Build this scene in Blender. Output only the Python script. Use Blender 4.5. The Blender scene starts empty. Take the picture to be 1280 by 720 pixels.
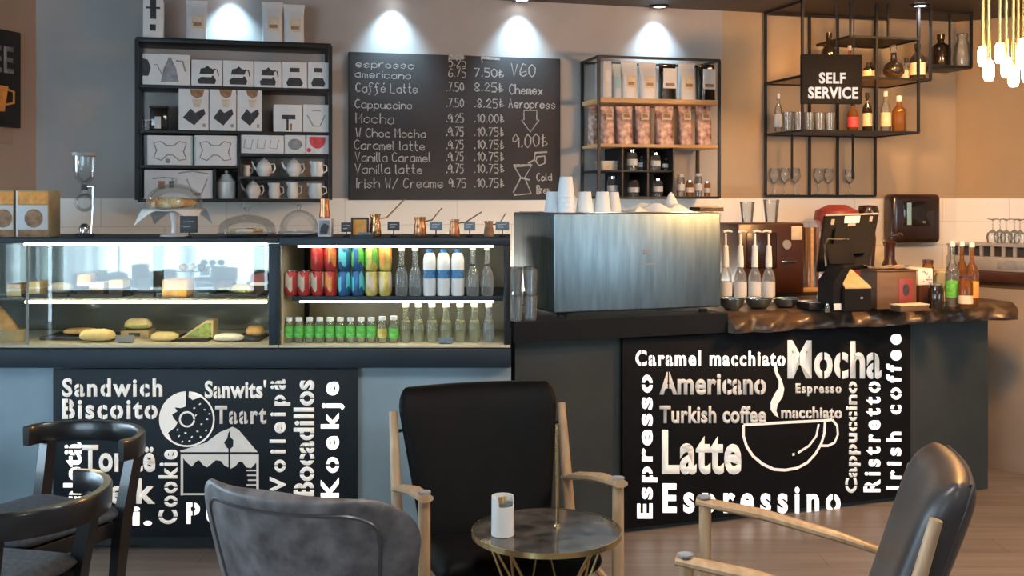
import bpy, bmesh, math, random
from mathutils import Vector, Matrix
random.seed(7)
C = bpy.context.scene.collection
F = 1350.0; H = 1.45; PI = math.pi

# ------------------------------------------------------------------ frames of the place
def P(px, py, D):
    return Vector(((px-640)/F*D, D, H-(py-248)/F*D))
def zat(py, D): return H-(py-248)/F*D
WA = math.radians(14.5)
Wu = Vector((math.cos(WA), math.sin(WA), 0)); Wn = Vector((-math.sin(WA), math.cos(WA), 0))
W0 = Vector((-.32, 6.0, 0))
def ws(px, d=0.0):
    k = (px-640)/F
    bx, by = W0.x-d*Wn.x, W0.y-d*Wn.y
    return (k*by-bx)/(Wu.x-k*Wu.y)
def wp(s, d, z=0.0):
    v = W0+s*Wu-d*Wn; v.z = z; return v
def wD(px, d=0.0): return wp(ws(px, d), d).y
CA = math.radians(20.3)
Cu = Vector((math.cos(CA), math.sin(CA), 0)); Cn = Vector((-math.sin(CA), math.cos(CA), 0))
J = Vector((-.010, 4.477, 0))
def cs(px, v=0.0):
    k = (px-640)/F
    bx, by = J.x+v*Cn.x, J.y+v*Cn.y
    return (k*by-bx)/(Cu.x-k*Cu.y)
def cp(u, v, z=0.0):
    p = J+u*Cu+v*Cn; p.z = z; return p
def cD(px, v=0.0): return cp(cs(px, v), v).y
CEIL = 2.563; SLAB = .938

# ------------------------------------------------------------------ materials
MATS = {}
def mat(name, col, rough=.5, metal=0., var=.12, scale=8., bump=0., emit=None, estr=0., coat=0., spec=None, col2=None, detail=3., stretch=None):
    if name in MATS: return MATS[name]
    m = bpy.data.materials.new(name); m.use_nodes = True
    nt = m.node_tree; b = nt.nodes['Principled BSDF']
    tc = nt.nodes.new('ShaderNodeTexCoord'); n = nt.nodes.new('ShaderNodeTexNoise')
    n.inputs['Scale'].default_value = scale; n.inputs['Detail'].default_value = detail
    if stretch:
        mp = nt.nodes.new('ShaderNodeMapping'); mp.inputs['Scale'].default_value = stretch
        nt.links.new(tc.outputs['Object'], mp.inputs['Vector']); nt.links.new(mp.outputs['Vector'], n.inputs['Vector'])
    else: nt.links.new(tc.outputs['Object'], n.inputs['Vector'])
    r = nt.nodes.new('ShaderNodeValToRGB')
    r.color_ramp.elements[0].position = .3; r.color_ramp.elements[1].position = .7
    if col2 is None:
        a = [c*(1-var) for c in col]; d = [min(1, c*(1+var)) for c in col]
    else: a, d = col, col2
    r.color_ramp.elements[0].color = (*a, 1); r.color_ramp.elements[1].color = (*d, 1)
    nt.links.new(n.outputs['Fac'], r.inputs['Fac']); nt.links.new(r.outputs['Color'], b.inputs['Base Color'])
    b.inputs['Roughness'].default_value = rough; b.inputs['Metallic'].default_value = metal
    b.inputs['Coat Weight'].default_value = coat
    if spec is not None: b.inputs['Specular IOR Level'].default_value = spec
    if bump:
        bp = nt.nodes.new('ShaderNodeBump'); bp.inputs['Strength'].default_value = bump; bp.inputs['Distance'].default_value = .01
        nt.links.new(n.outputs['Fac'], bp.inputs['Height']); nt.links.new(bp.outputs['Normal'], b.inputs['Normal'])
    if emit:
        b.inputs['Emission Color'].default_value = (*emit, 1); b.inputs['Emission Strength'].default_value = estr
    MATS[name] = m; return m
def glass(name, tint=(1, 1, 1), refl=1.0, rough=0.02, milk=0., hazecol=(.8, .84, .84)):  # milk: pale haze put into the glass colour in place of backlight
    if name in MATS: return MATS[name]
    m = bpy.data.materials.new(name); m.use_nodes = True; nt = m.node_tree
    nt.nodes.remove(nt.nodes['Principled BSDF']); out = nt.nodes['Material Output']
    t = nt.nodes.new('ShaderNodeBsdfTransparent'); t.inputs['Color'].default_value = (*tint, 1)
    g = nt.nodes.new('ShaderNodeBsdfGlossy'); g.inputs['Roughness'].default_value = rough
    lw = nt.nodes.new('ShaderNodeFresnel'); lw.inputs['IOR'].default_value = 1.5
    mu = nt.nodes.new('ShaderNodeMath'); mu.operation = 'MULTIPLY'; mu.inputs[1].default_value = refl; mu.use_clamp = True
    mx = nt.nodes.new('ShaderNodeMixShader')
    nt.links.new(lw.outputs['Fac'], mu.inputs[0]); nt.links.new(mu.outputs[0], mx.inputs['Fac'])
    nt.links.new(t.outputs[0], mx.inputs[1]); nt.links.new(g.outputs[0], mx.inputs[2]); last = mx.outputs[0]
    if milk:
        df = nt.nodes.new('ShaderNodeBsdfDiffuse'); df.inputs['Color'].default_value = (*hazecol, 1); tr = nt.nodes.new('ShaderNodeBsdfTranslucent'); tr.inputs['Color'].default_value = (*hazecol, 1)
        m2 = nt.nodes.new('ShaderNodeMixShader'); nt.links.new(df.outputs[0], m2.inputs[1]); nt.links.new(tr.outputs[0], m2.inputs[2])
        m3 = nt.nodes.new('ShaderNodeMixShader'); m3.inputs['Fac'].default_value = milk; nt.links.new(last, m3.inputs[1]); nt.links.new(m2.outputs[0], m3.inputs[2]); last = m3.outputs[0]
    nt.links.new(last, out.inputs['Surface'])
    MATS[name] = m; return m
def brickmat(name, c1, c2, mortar, bw, rh, ms=.004, rough=.4, offset=.5, vec='Object', rot=(0,0,0), noise=0.0, bump=.1):
    m = bpy.data.materials.new(name); m.use_nodes = True; nt = m.node_tree; b = nt.nodes['Principled BSDF']
    tc = nt.nodes.new('ShaderNodeTexCoord'); mp = nt.nodes.new('ShaderNodeMapping'); mp.inputs['Rotation'].default_value = rot
    br = nt.nodes.new('ShaderNodeTexBrick'); br.offset = offset
    br.inputs['Color1'].default_value = (*c1, 1); br.inputs['Color2'].default_value = (*c2, 1); br.inputs['Mortar'].default_value = (*mortar, 1)
    br.inputs['Scale'].default_value = 1; br.inputs['Brick Width'].default_value = bw; br.inputs['Row Height'].default_value = rh; br.inputs['Mortar Size'].default_value = ms
    nt.links.new(tc.outputs[vec], mp.inputs['Vector']); nt.links.new(mp.outputs['Vector'], br.inputs['Vector'])
    last = br.outputs['Color']
    if noise:
        mp2 = nt.nodes.new('ShaderNodeMapping'); mp2.inputs['Scale'].default_value = (1.2, 14, 4)
        nz = nt.nodes.new('ShaderNodeTexNoise'); nz.inputs['Scale'].default_value = 1.6; nz.inputs['Detail'].default_value = 6
        nt.links.new(tc.outputs[vec], mp2.inputs['Vector']); nt.links.new(mp2.outputs['Vector'], nz.inputs['Vector'])
        rp = nt.nodes.new('ShaderNodeValToRGB'); rp.color_ramp.elements[0].position = .3; rp.color_ramp.elements[1].position = .72
        rp.color_ramp.elements[0].color = (1-noise,)*3+(1,); rp.color_ramp.elements[1].color = (1, 1, 1, 1)
        mx = nt.nodes.new('ShaderNodeMixRGB'); mx.blend_type = 'MULTIPLY'; mx.inputs['Fac'].default_value = 1
        nt.links.new(nz.outputs['Fac'], rp.inputs['Fac']); nt.links.new(last, mx.inputs['Color1']); nt.links.new(rp.outputs['Color'], mx.inputs['Color2'])
        last = mx.outputs['Color']
    nt.links.new(last, b.inputs['Base Color']); b.inputs['Roughness'].default_value = rough
    MATS[name] = m; return m

# ------------------------------------------------------------------ mesh helpers
class B:
    def __init__(s): s.bm = bmesh.new()
    def box(s, c, size, bev=0., rot=None, seg=2):
        M = Matrix.Translation(Vector(c))
        if rot is not None: M = M @ (rot if isinstance(rot, Matrix) else Matrix.Rotation(rot, 4, 'Z'))
        M = M @ Matrix.Diagonal((*size, 1))
        r = bmesh.ops.create_cube(s.bm, size=1, matrix=M)
        if bev:
            es = list({e for v in r['verts'] for e in v.link_edges})
            bmesh.ops.bevel(s.bm, geom=es, offset=bev, segments=seg, affect='EDGES', profile=.5)
        return s
    def lathe(s, prof, c=(0, 0, 0), n=24, M=None):
        rings = []
        c = Vector(c)
        for r, z in prof:
            if r < 1e-6:
                v = Vector((0, 0, z)); v = (M @ v if M else v)+c; rings.append([s.bm.verts.new(v)])
            else:
                ring = []
                for i in range(n):
                    a = 2*PI*i/n; v = Vector((r*math.cos(a), r*math.sin(a), z)); v = (M @ v if M else v)+c
                    ring.append(s.bm.verts.new(v))
                rings.append(ring)
        for a, b in zip(rings, rings[1:]):
            if len(a) == 1 and len(b) == 1: continue
            for i in range(n):
                j = (i+1) % n
                if len(a) == 1: s.bm.faces.new((a[0], b[j], b[i]))
                elif len(b) == 1: s.bm.faces.new((a[i], a[j], b[0]))
                else: s.bm.faces.new((a[i], a[j], b[j], b[i]))
        return s
    def cyl(s, c, r, h, n=24, r2=None):
        r2 = r if r2 is None else r2
        return s.lathe([(0, 0), (r, 0), (r2, h), (0, h)], c, n)
    def tube(s, pts, r, n=8, closed=False, flat=None):
        pts = [Vector(p) for p in pts]; m = len(pts)
        rs = r if isinstance(r, (list, tuple)) else [r]*m
        rings = []; up = None
        for i, p in enumerate(pts):
            if closed: t = pts[(i+1) % m]-pts[i-1]
            else: t = pts[min(i+1, m-1)]-pts[max(i-1, 0)]
            t.normalize()
            if up is None:
                up = Vector((0, 0, 1)) if abs(t.z) < .9 else Vector((0, 1, 0))
            a = t.cross(up); 
            if a.length < 1e-6: a = t.orthogonal()
            a.normalize(); b = a.cross(t); b.normalize(); up = b
            ring = []
            for k in range(n):
                an = 2*PI*(k+.5)/n
                ca, sa = math.cos(an)*rs[i], math.sin(an)*rs[i]
                if flat: ca *= flat[0]; sa *= flat[1]
                ring.append(s.bm.verts.new(p+a*ca+b*sa))
            rings.append(ring)
        for i in range(m if closed else m-1):
            A, Bq = rings[i], rings[(i+1) % m]
            for k in range(n):
                l = (k+1) % n; s.bm.faces.new((A[k], A[l], Bq[l], Bq[k]))
        if not closed:
            s.bm.faces.new(rings[0][::-1]); s.bm.faces.new(rings[-1])
        return s
    def ball(s, c, r, scale=(1, 1, 1), u=16, v=10, rot=None):
        M = Matrix.Translation(Vector(c))
        if rot is not None: M = M @ rot
        M = M @ Matrix.Diagonal((*scale, 1))
        bmesh.ops.create_uvsphere(s.bm, u_segments=u, v_segments=v, radius=r, matrix=M); return s
    def prism(s, poly, y0, y1, plane='xz'):
        def V(a, b, t):
            return (a, t, b) if plane == 'xz' else (a, b, t)
        A = [s.bm.verts.new(V(a, b, y0)) for a, b in poly]; Bq = [s.bm.verts.new(V(a, b, y1)) for a, b in poly]
        s.bm.faces.new(A); s.bm.faces.new(Bq[::-1])
        for i in range(len(poly)):
            j = (i+1) % len(poly); s.bm.faces.new((A[j], A[i], Bq[i], Bq[j]))
        return s
    def ribbon(s, pts, w, y=0., th=.001, plane=None, closed=False):
        """flat stroke in the xz plane"""
        pts = [Vector((p[0], p[1])) for p in pts]
        n = len(pts); L = []; R_ = []
        for i, p in enumerate(pts):
            if closed: t = pts[(i+1) % n]-pts[i-1]
            else: t = pts[min(i+1, n-1)]-pts[max(i-1, 0)]
            if t.length < 1e-9: t = Vector((1, 0))
            t.normalize(); q = Vector((-t.y, t.x))*w/2
            L.append(p+q); R_.append(p-q)
        for i in range(n if closed else n-1):
            j = (i+1) % n
            quad = [L[i], R_[i], R_[j], L[j]]
            a = [s.bm.verts.new((v.x, y, v.y)) for v in quad]
            try: s.bm.faces.new(a)
            except ValueError: pass
        return s
    def grid(s, fn, nu, nv, closeu=False):
        vs = [[s.bm.verts.new(fn(i/(nu if closeu else nu-1), j/(nv-1))) for i in range(nu)] for j in range(nv)]
        for j in range(nv-1):
            for i in range(nu if closeu else nu-1):
                k = (i+1) % nu; s.bm.faces.new((vs[j][i], vs[j][k], vs[j+1][k], vs[j+1][i]))
        return s
    def xform(s, M): bmesh.ops.transform(s.bm, matrix=M, verts=s.bm.verts); return s
    def build(s, name, m, parent=None, smooth=True, loc=None, rotz=0., ang=40):
        bmesh.ops.recalc_face_normals(s.bm, faces=s.bm.faces)
        me = bpy.data.meshes.new(name); s.bm.to_mesh(me); s.bm.free()
        if smooth:
            me.polygons.foreach_set('use_smooth', [True]*len(me.polygons))
            me.set_sharp_from_angle(angle=math.radians(ang))
        me.materials.append(m)
        o = bpy.data.objects.new(name, me); C.objects.link(o)
        if parent is not None: o.parent = parent
        if loc is not None: o.location = loc
        o.rotation_euler = (0, 0, rotz)
        return o
def thing(name, label, cat, loc=(0, 0, 0), rotz=0., group=None):
    o = bpy.data.objects.new(name, None); C.objects.link(o); o.empty_display_size = .05
    o.location = loc; o.rotation_euler = (0, 0, rotz)
    o['label'] = label; o['category'] = cat
    if group: o['group'] = group
    return o
def tag(o, label, cat, group=None, kind=None):
    o['label'] = label; o['category'] = cat
    if group: o['group'] = group
    if kind: o['kind'] = kind
    return o
def struct(o): o['kind'] = 'structure'; return o
def dup(root, loc, rotz=None, label=None, scale=None):
    r = root.copy(); C.objects.link(r); r.location = loc
    if rotz is not None: r.rotation_euler = (0, 0, rotz)
    if label: r['label'] = label
    if scale is not None: r.scale = scale
    for ch in list(root.children):
        c = ch.copy(); C.objects.link(c); c.parent = r
        for g in list(ch.children):
            d = g.copy(); C.objects.link(d); d.parent = c
    return r

# ------------------------------------------------------------------ lettering
def text_bm(txt, bold=.0, stencil=True, cut=.05, sp=0.):
    cu = bpy.data.curves.new('lettering', 'FONT'); cu.body = txt; cu.size = 1; cu.offset = bold
    cu.resolution_u = 4; cu.space_character = 1.0+bold*2.2+sp
    ob = bpy.data.objects.new('lettering', cu); C.objects.link(ob)
    dg = bpy.context.evaluated_depsgraph_get()
    me = bpy.data.meshes.new_from_object(ob.evaluated_get(dg))
    bm = bmesh.new(); bm.from_mesh(me)
    C.objects.unlink(ob); bpy.data.objects.remove(ob); bpy.data.curves.remove(cu); bpy.data.meshes.remove(me)
    bmesh.ops.remove_doubles(bm, verts=bm.verts, dist=1e-5)
    if stencil:
        # letters by x-overlap of islands
        seen = set(); isl = []
        for v in bm.verts:
            if v in seen: continue
            st = [v]; seen.add(v); comp = []
            while st:
                q = st.pop(); comp.append(q)
                for e in q.link_edges:
                    w = e.other_vert(q)
                    if w not in seen: seen.add(w); st.append(w)
            isl.append((min(q.co.x for q in comp), max(q.co.x for q in comp)))
        isl.sort(); merged = []
        for a, b in isl:
            if merged and a < merged[-1][1]-.02: merged[-1][1] = max(b, merged[-1][1])
            else: merged.append([a, b])
        chars = [c for c in txt if c != ' ']
        if len(merged) == len(chars):
            for (a, b), ch in zip(merged, chars):
                if ch in "aobdpcgqODBRPäCA":
                    xc = (a+b)/2; h = cut/2
                    for x in (xc-h, xc+h):
                        g = [f for f in bm.faces if True]
                        bmesh.ops.bisect_plane(bm, geom=list(bm.verts)+list(bm.edges)+list(bm.faces), plane_co=(x, 0, 0), plane_no=(1, 0, 0))
                    dl = [f for f in bm.faces if abs(f.calc_center_median().x-xc) < h]
                    bmesh.ops.delete(bm, geom=dl, context='FACES')
    return bm
def add_text(parent, name, txt, corners, m, depth=.002, bold=.03, stencil=True, cut=.06, sp=0.):
    """corners: origin (lower-left), e1 (text direction full length), e2 (height) as local vectors; extruded along e1 x e2"""
    o, e1, e2 = [Vector(c) for c in corners]
    bm = text_bm(txt, bold, stencil, cut, sp)
    xs = [v.co.x for v in bm.verts]; ys = [v.co.y for v in bm.verts]
    x0, x1, y0, y1 = min(xs), max(xs), min(ys), max(ys)
    nrm = e1.cross(e2).normalized()
    r = bmesh.ops.extrude_face_region(bm, geom=list(bm.faces))
    top = {g for g in r['geom'] if isinstance(g, bmesh.types.BMVert)}
    for v in bm.verts:
        a = (v.co.x-x0)/(x1-x0); b = (v.co.y-y0)/(y1-y0)
        v.co = o+e1*a+e2*b+(nrm*depth if v in top else Vector())
    b = B(); b.bm.free(); b.bm = bm
    return b.build(name, m, parent, smooth=False)
GL = {
'a':"462605032243 4642",'b':"0902 0526454322 03",'c':"4526050322 2243",'d':"4942 452605032243",'e':"04444526050322 2243",'é':"04444526050322 2243 2839",
'f':"483929182200 0636",'g':"464020 452605032243",'h':"0902 05264542",'i':"0602 0807",'k':"0902 4604 0442",'l':"0903 0312",'m':"0602 05162522 25364542",
'n':"0602 05264542",'o':"26050322434526",'p':"0600 0526454322 2203",'r':"0602 041636",'s':"452605432203",'t':"1913 132232 0636",'u':"06032243 4642",
'v':"062246",'w':"061225 253246",'x':"0642 4602",'y':"0623 4600",'A':"022942 1535",'C':"48290704 042243",'I':"0902",'M':"0209254942",'V':"092249",
'W':"0912263249",'B':"0209394735 350535433202",'S':"4829074543 432203",'L':"090242",'0':"29070422444729",'1':"072922",'2':"0729470242",'5':"49090636 36443202",
'6':"482905032243 43450405",'7':"094912",'8':"29072547 2947 25032243 4325",'9':"4729070525 2547 4742",'.':"0213",'/':"0249",'₺':"19123344 0637 0435",'O':"29070422444729"}
def chalk(b, txt, x, z, h, w, lw, y):
    """handwriting strokes: x,z baseline-left; h cap height; total width w"""
    adv = []
    for ch in txt:
        if ch == ' ': adv.append(3); continue
        mx = max(int(GL[ch].replace(' ', '')[i]) for i in range(0, len(GL[ch].replace(' ', '')), 2))
        adv.append(mx+1.6)
    tot = sum(adv); sx = w/tot; sz = h/7.
    cx = x
    for ch, a in zip(txt, adv):
        jz = random.uniform(-.25, .25)
        if ch != ' ':
            for st in GL[ch].split(' '):
                pts = [(cx+(int(st[i])+random.uniform(-.2, .2))*sx, z+(int(st[i+1])-2+jz+random.uniform(-.2, .2))*sz) for i in range(0, len(st), 2)]
                if len(pts) > 1: b.ribbon(pts, lw*random.uniform(.8, 1.2), y)
        cx += a*sx
# ------------------------------------------------------------------ shared materials
M_plaster = mat('grey_plaster', (.30, .285, .265), .85, col=None, var=.12, scale=1.3, bump=.05, detail=6) if False else mat('grey_plaster', (.37, .352, .335), .85, var=.16, scale=1.4, bump=.06, detail=6)
M_brownwall = mat('taupe_plaster', (.42, .34, .285), .85, var=.10, scale=1.5, detail=5)
M_ceil = mat('dark_brown_ceiling', (.055, .042, .034), .55, var=.2, scale=2)
M_black = mat('black_metal', (.012, .012, .014), .45, var=.2, scale=20, spec=.3)
M_blackmatte = mat('black_board', (.010, .011, .013), .5, var=.2, scale=12)
M_bluegrey = mat('blue_grey_metal', (.013, .023, .033), .5, spec=.35, var=.15, scale=6)
M_concretedark = mat('dark_concrete', (.038, .046, .045), .6, var=.2, scale=2.2, bump=.05, detail=6, spec=.3)
M_concrete = mat('grey_green_concrete', (.235, .325, .37), .5, var=.2, scale=2.2, bump=.05, detail=6)
M_panelblue = mat('dark_navy_panel', (.008, .014, .020), .5, spec=.3, var=.15, scale=6)
M_slab = mat('black_worktop', (.006, .006, .006), .5, spec=.2, var=.3, scale=6, bump=.05)
M_live = mat('live_edge_wood', (.028, .018, .012), .30, col2=(.11, .07, .042), scale=4, bump=.5, detail=8, stretch=(1, 6, 9))
M_white = mat('white_ceramic', (.78, .77, .74), .3, var=.03, coat=.3)
M_paper = mat('white_card', (.72, .72, .71), .7, var=.04, scale=12)
M_paper2 = mat('grey_white_card', (.60, .61, .62), .7, var=.05, scale=12)
M_ink = mat('black_print', (.03, .03, .035), .6, var=.3, scale=40)
M_inkgrey = mat('grey_print', (.25, .26, .28), .6, var=.3, scale=30)
M_inkbrown = mat('brown_print', (.28, .15, .07), .6, var=.4, scale=40)
M_inkorange = mat('orange_print', (.75, .32, .06), .6, var=.25, scale=30)
M_inkred = mat('red_print', (.62, .05, .06), .5, var=.3, scale=40)
M_inkteal = mat('pale_teal_print', (.30, .52, .56), .6, var=.1, scale=10)
M_inkcream = mat('cream_print', (.62, .52, .38), .6, var=.15, scale=30)
M_inkgreen = mat('green_print', (.12, .48, .08), .5, var=.35, scale=60)
M_chalk = mat('white_chalk', (.40, .385, .36), .9, var=.35, scale=60)
M_board = mat('chalkboard_slate', (.034, .029, .028), .8, var=.25, scale=3, detail=6)
M_steel = mat('brushed_steel', (.25, .335, .37), .38, 1.0, var=.16, scale=10, bump=.03, stretch=(5, 5, .5))
M_chrome = mat('polished_steel', (.70, .70, .70), .12, 1.0, var=.03)
M_brass = mat('brushed_brass', (.62, .46, .22), .25, 1.0, var=.08)
M_copper = mat('hammered_copper', (.52, .24, .12), .3, 1.0, var=.2, scale=60, bump=.15)
M_copperbright = mat('bright_copper', (.72, .40, .20), .25, 1.0, var=.15, scale=30)
M_oak = mat('light_oak', (.36, .22, .115), .42, col2=(.52, .35, .20), scale=5, detail=6, stretch=(8, 8, 1))
M_oakshelf = mat('oak_shelf', (.42, .24, .10), .5, col2=(.56, .35, .16), scale=6, detail=5, stretch=(1, 8, 8))
M_leather = mat('black_leather', (.0035, .0035, .004), .58, spec=.12, var=.25, scale=9, bump=.08, detail=6)
M_leathergrey = mat('worn_brown_leather', (.062, .052, .050), .45, col2=(.17, .15, .147), spec=.35, scale=20, bump=.10, detail=8)
M_pipe = mat('leather_piping', (.05, .045, .045), .35, var=.15)
M_darkwood = mat('dark_stained_wood', (.010, .010, .011), .28, var=.25, scale=6, stretch=(1, 1, 5), coat=.2)
M_fabric = mat('charcoal_upholstery', (.055, .065, .08), .85, var=.3, scale=60, bump=.1)
M_marble = mat('dark_marble', (.010, .010, .010), .12, col2=(.10, .085, .072), scale=16, detail=12, spec=.35)
M_glass = glass('clear_glass', (.97, .98, .98), 1.0)
M_glassw = glass('drinking_glass', (.95, .97, .98), 1.3, .05, .10)
M_glassg = glass('pale_green_glass', (.93, .96, .86), 1.0, .05, .22, (.72, .76, .55))
M_glassfront = glass('case_front_glass', (.97, .985, .98), .8, .005)
M_dome = glass('dome_glass', (.98, .988, .988), .5, .03, .02)
M_bulb = mat('glowing_bulb', (1, .9, .7), .3, emit=(1, .72, .38), estr=26)
M_blackboard = mat('sign_black', (.006, .006, .007), .7, var=.15, scale=10, spec=.15)
M_spotlens = mat('spot_lens', (1, 1, 1), .3, emit=(.92, .96, 1), estr=14)
M_led = mat('warm_led_strip', (1, .95, .8), .4, emit=(1, .84, .52), estr=16)
M_addedstrip = mat('added_tile_strip', (1, .97, .9), .4, emit=(1, .97, .92), estr=40)  # glow of the added strip that brightens the tiles
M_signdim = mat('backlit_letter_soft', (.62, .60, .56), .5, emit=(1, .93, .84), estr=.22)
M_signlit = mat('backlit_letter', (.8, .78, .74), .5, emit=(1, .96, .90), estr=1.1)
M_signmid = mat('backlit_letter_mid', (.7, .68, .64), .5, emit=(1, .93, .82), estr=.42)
M_selfsign = mat('pale_blue_glow_letter', (.32, .38, .46), .6, emit=(.70, .85, 1), estr=.30)  # letters glow faintly by themselves
M_mirror = mat('rear_mirror_glass', (.22, .235, .20), .06, .5, var=.02)
M_leatherdark = mat('dark_brown_leather', (.022, .019, .019), .38, col2=(.055, .048, .048), scale=9, detail=6, bump=.06, spec=.5)
M_caseback = mat('drinks_case_lining', (.50, .45, .32), .6, var=.2, scale=4)
M_casefloor = mat('case_floor', (.55, .50, .36), .4, var=.1)
M_pastry = mat('golden_pastry', (.55, .28, .08), .6, col2=(.75, .48, .20), scale=30, bump=.3)
M_bread = mat('pale_bread', (.62, .45, .20), .65, col2=(.78, .63, .36), scale=25, bump=.2)
M_cheese = mat('pale_yellow_cake', (.72, .56, .25), .6, var=.1, scale=40, bump=.2)
M_choc = mat('chocolate_cake', (.07, .035, .02), .6, var=.4, scale=40, bump=.3)
M_cream = mat('cream_topping', (.80, .74, .62), .5, var=.06, scale=30, bump=.2)
M_salad = mat('green_salad_filling', (.35, .42, .10), .6, var=.4, scale=60, bump=.3)
M_tray = mat('dark_tray', (.03, .028, .025), .4, var=.2)
M_brown = mat('brown_enamel', (.060, .022, .012), .3, var=.2, scale=8)
M_reddish = mat('dark_red_enamel', (.22, .035, .03), .4, var=.2)
M_greyplastic = mat('grey_plastic', (.30, .29, .28), .5, var=.1)
M_beige = mat('beige_cabinet', (.30, .255, .21), .6, var=.15, scale=3, detail=6)
M_kraft = mat('kraft_card', (.42, .33, .18), .7, var=.15, scale=20)
M_coffeebag = mat('red_brown_bag_print', (.13, .018, .012), .4, col2=(.78, .54, .44), scale=30, detail=1.5)
M_silverbag = mat('white_foil_bag', (.66, .66, .66), .45, var=.08, scale=10, bump=.2)
M_bluebag = mat('pale_blue_bag', (.50, .58, .62), .5, var=.08, scale=10)
M_papercup = mat('white_paper_cup', (.72, .78, .82), .6, var=.03)
M_cloth = mat('white_cloth', (.80, .77, .72), .9, var=.06, scale=40, bump=.2)
M_amber = glass('amber_glass', (.80, .58, .30), 1.0, .05, .25, (.55, .26, .08))
M_darkglass = mat('dark_bottle_glass', (.02, .014, .010), .12, var=.2, coat=.4)
M_redcan = mat('red_can', (.50, .045, .04), .35, .3, var=.2, scale=40)
M_orangecan = mat('orange_can', (.70, .25, .06), .35, .3, var=.3, scale=30)
M_bluecan = mat('blue_can', (.03, .12, .28), .35, .3, var=.25, scale=30)
M_tealcan = mat('turquoise_can_print', (.10, .55, .62), .4, var=.15, scale=30)
M_yellowcan = mat('yellow_can', (.66, .54, .14), .35, .3, var=.25, scale=30)
M_gold = mat('gold_tube', (.85, .60, .22), .25, 1.0, var=.05)
M_sign = mat('dark_price_card', (.035, .04, .045), .6, var=.3, scale=60)
M_signb = mat('blue_grey_price_card', (.10, .15, .19), .5, var=.4, scale=90)
M_dark = mat('dark_brown_plastic', (.030, .014, .009), .25, var=.2, coat=.3)
M_green = mat('dull_green_leaf', (.10, .13, .06), .6, var=.3, scale=40)

# ------------------------------------------------------------------ room shell
floor_m = brickmat('wood_floor', (.20, .172, .158), (.265, .232, .212), (.15, .115, .10), 1.25, .17, .0025, .38, .37, noise=.35)
b = B(); b.box((1.2, 2.4, -.05), (17, 12.5, .1)); struct(b.build('floor', floor_m))
b = B(); b.box((1.2, 2.4, CEIL+.05), (17, 12.5, .1)); struct(b.build('ceiling', M_ceil))
sL = ws(45); sR = ws(1195)
CL = wp(sL, 0); CR = wp(sR, 0)
def wallseg(name, a, c, z0, z1, m, th=.12, side=1, kind=True):
    a = Vector((a.x, a.y, 0)); c = Vector((c.x, c.y, 0)); d = c-a; L = d.length; ang = math.atan2(d.y, d.x)
    b = B(); b.box((L/2, side*th/2, (z0+z1)/2), (L, th, z1-z0))
    o = b.build(name, m, None, loc=a, rotz=ang)
    return struct(o)
M_tanback = mat('tan_back_wall', (.375, .29, .195), .85, var=.16, scale=1.4, bump=.06, detail=6)  # tan instead of grey from the coffee bag shelf to the corner
CM = wp(ws(903), 0)
wallseg('wall_back', CL, CM, 0, CEIL, M_plaster)
wallseg('wall_back_right', CM, CR, 0, CEIL, M_tanback)
LD = Vector((-.311, -1, 0)).normalized()
LE = CL+LD*8.35
LM = CL+LD*.85
wallseg('wall_left', LM, CL, 0, CEIL, M_brownwall)
LPOST = []
RD = Vector((.335, -.22, 0)).normalized()
RE = CR+RD*4.6
M_tanwall = mat('tan_plaster', (.36, .255, .145), .8, var=.12, scale=1.4, detail=5)
wallseg('wall_right', CR, RE, 0, CEIL, M_tanwall)
RF = Vector((RE.x+.9, LE.y, 0))
wallseg('wall_right_front', RE, RF, 0, CEIL, M_plaster)
# street front behind the viewpoint: glazed bays left and right of a solid pier
FY = LE.y
def bay(x0, x1, idx):
    n = max(1, round((x1-x0)/1.05))
    fr = B()
    fr.box(((x0+x1)/2, FY, .24), (x1-x0, .08, .48)); fr.box(((x0+x1)/2, FY, CEIL-.07), (x1-x0, .08, .14)); fr.box(((x0+x1)/2, FY, 1.95), (x1-x0, .06, .06))
    for i in range(n+1): fr.box((x0+(x1-x0)*i/n, FY, CEIL/2), (.09, .08, CEIL-.02))
    w = struct(fr.build('window_%d' % idx, M_bluegrey))
    g = B(); g.box(((x0+x1)/2, FY, CEIL/2), (x1-x0-.1, .008, CEIL-.2)); struct(g.build('window_pane', M_glass, w))
    l = bpy.data.lights.new('daylight_portal', 'AREA'); l.shape = 'RECTANGLE'; l.size = x1-x0; l.size_y = CEIL-.1; l.cycles.is_portal = True
    lo = bpy.data.objects.new('daylight_portal', l); C.objects.link(lo); lo.location = ((x0+x1)/2, FY-.1, CEIL/2); lo.rotation_euler = (PI/2, 0, PI)
bay(LE.x+.1, -1.6, 1)
len_l = (LM-LE).length; ang_l = math.atan2((LM-LE).y, (LM-LE).x)
fr = B(); fr.box((len_l/2, .04, .24), (len_l, .08, .48)); fr.box((len_l/2, .04, CEIL-.07), (len_l, .08, .14))
for i in range(6): fr.box((.05+(len_l-.1)*i/5, .04, CEIL/2), (.09, .08, CEIL-.02))
wn = struct(fr.build('window_3', M_bluegrey, None, loc=LE, rotz=ang_l))
g = B(); g.box((len_l/2, .04, CEIL/2), (len_l-.1, .008, CEIL-.2)); struct(g.build('window_pane', M_glass, wn))
l = bpy.data.lights.new('daylight_portal', 'AREA'); l.shape = 'RECTANGLE'; l.size = len_l; l.size_y = CEIL-.1; l.cycles.is_portal = True
lo = bpy.data.objects.new('daylight_portal', l); C.objects.link(lo); mid = (LE+LM)/2+Vector((-math.sin(ang_l), math.cos(ang_l), 0))*.12; lo.location = (mid.x, mid.y, CEIL/2); lo.rotation_euler = (PI/2, 0, ang_l)
bay(4.9, RF.x-.1, 2)
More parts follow.
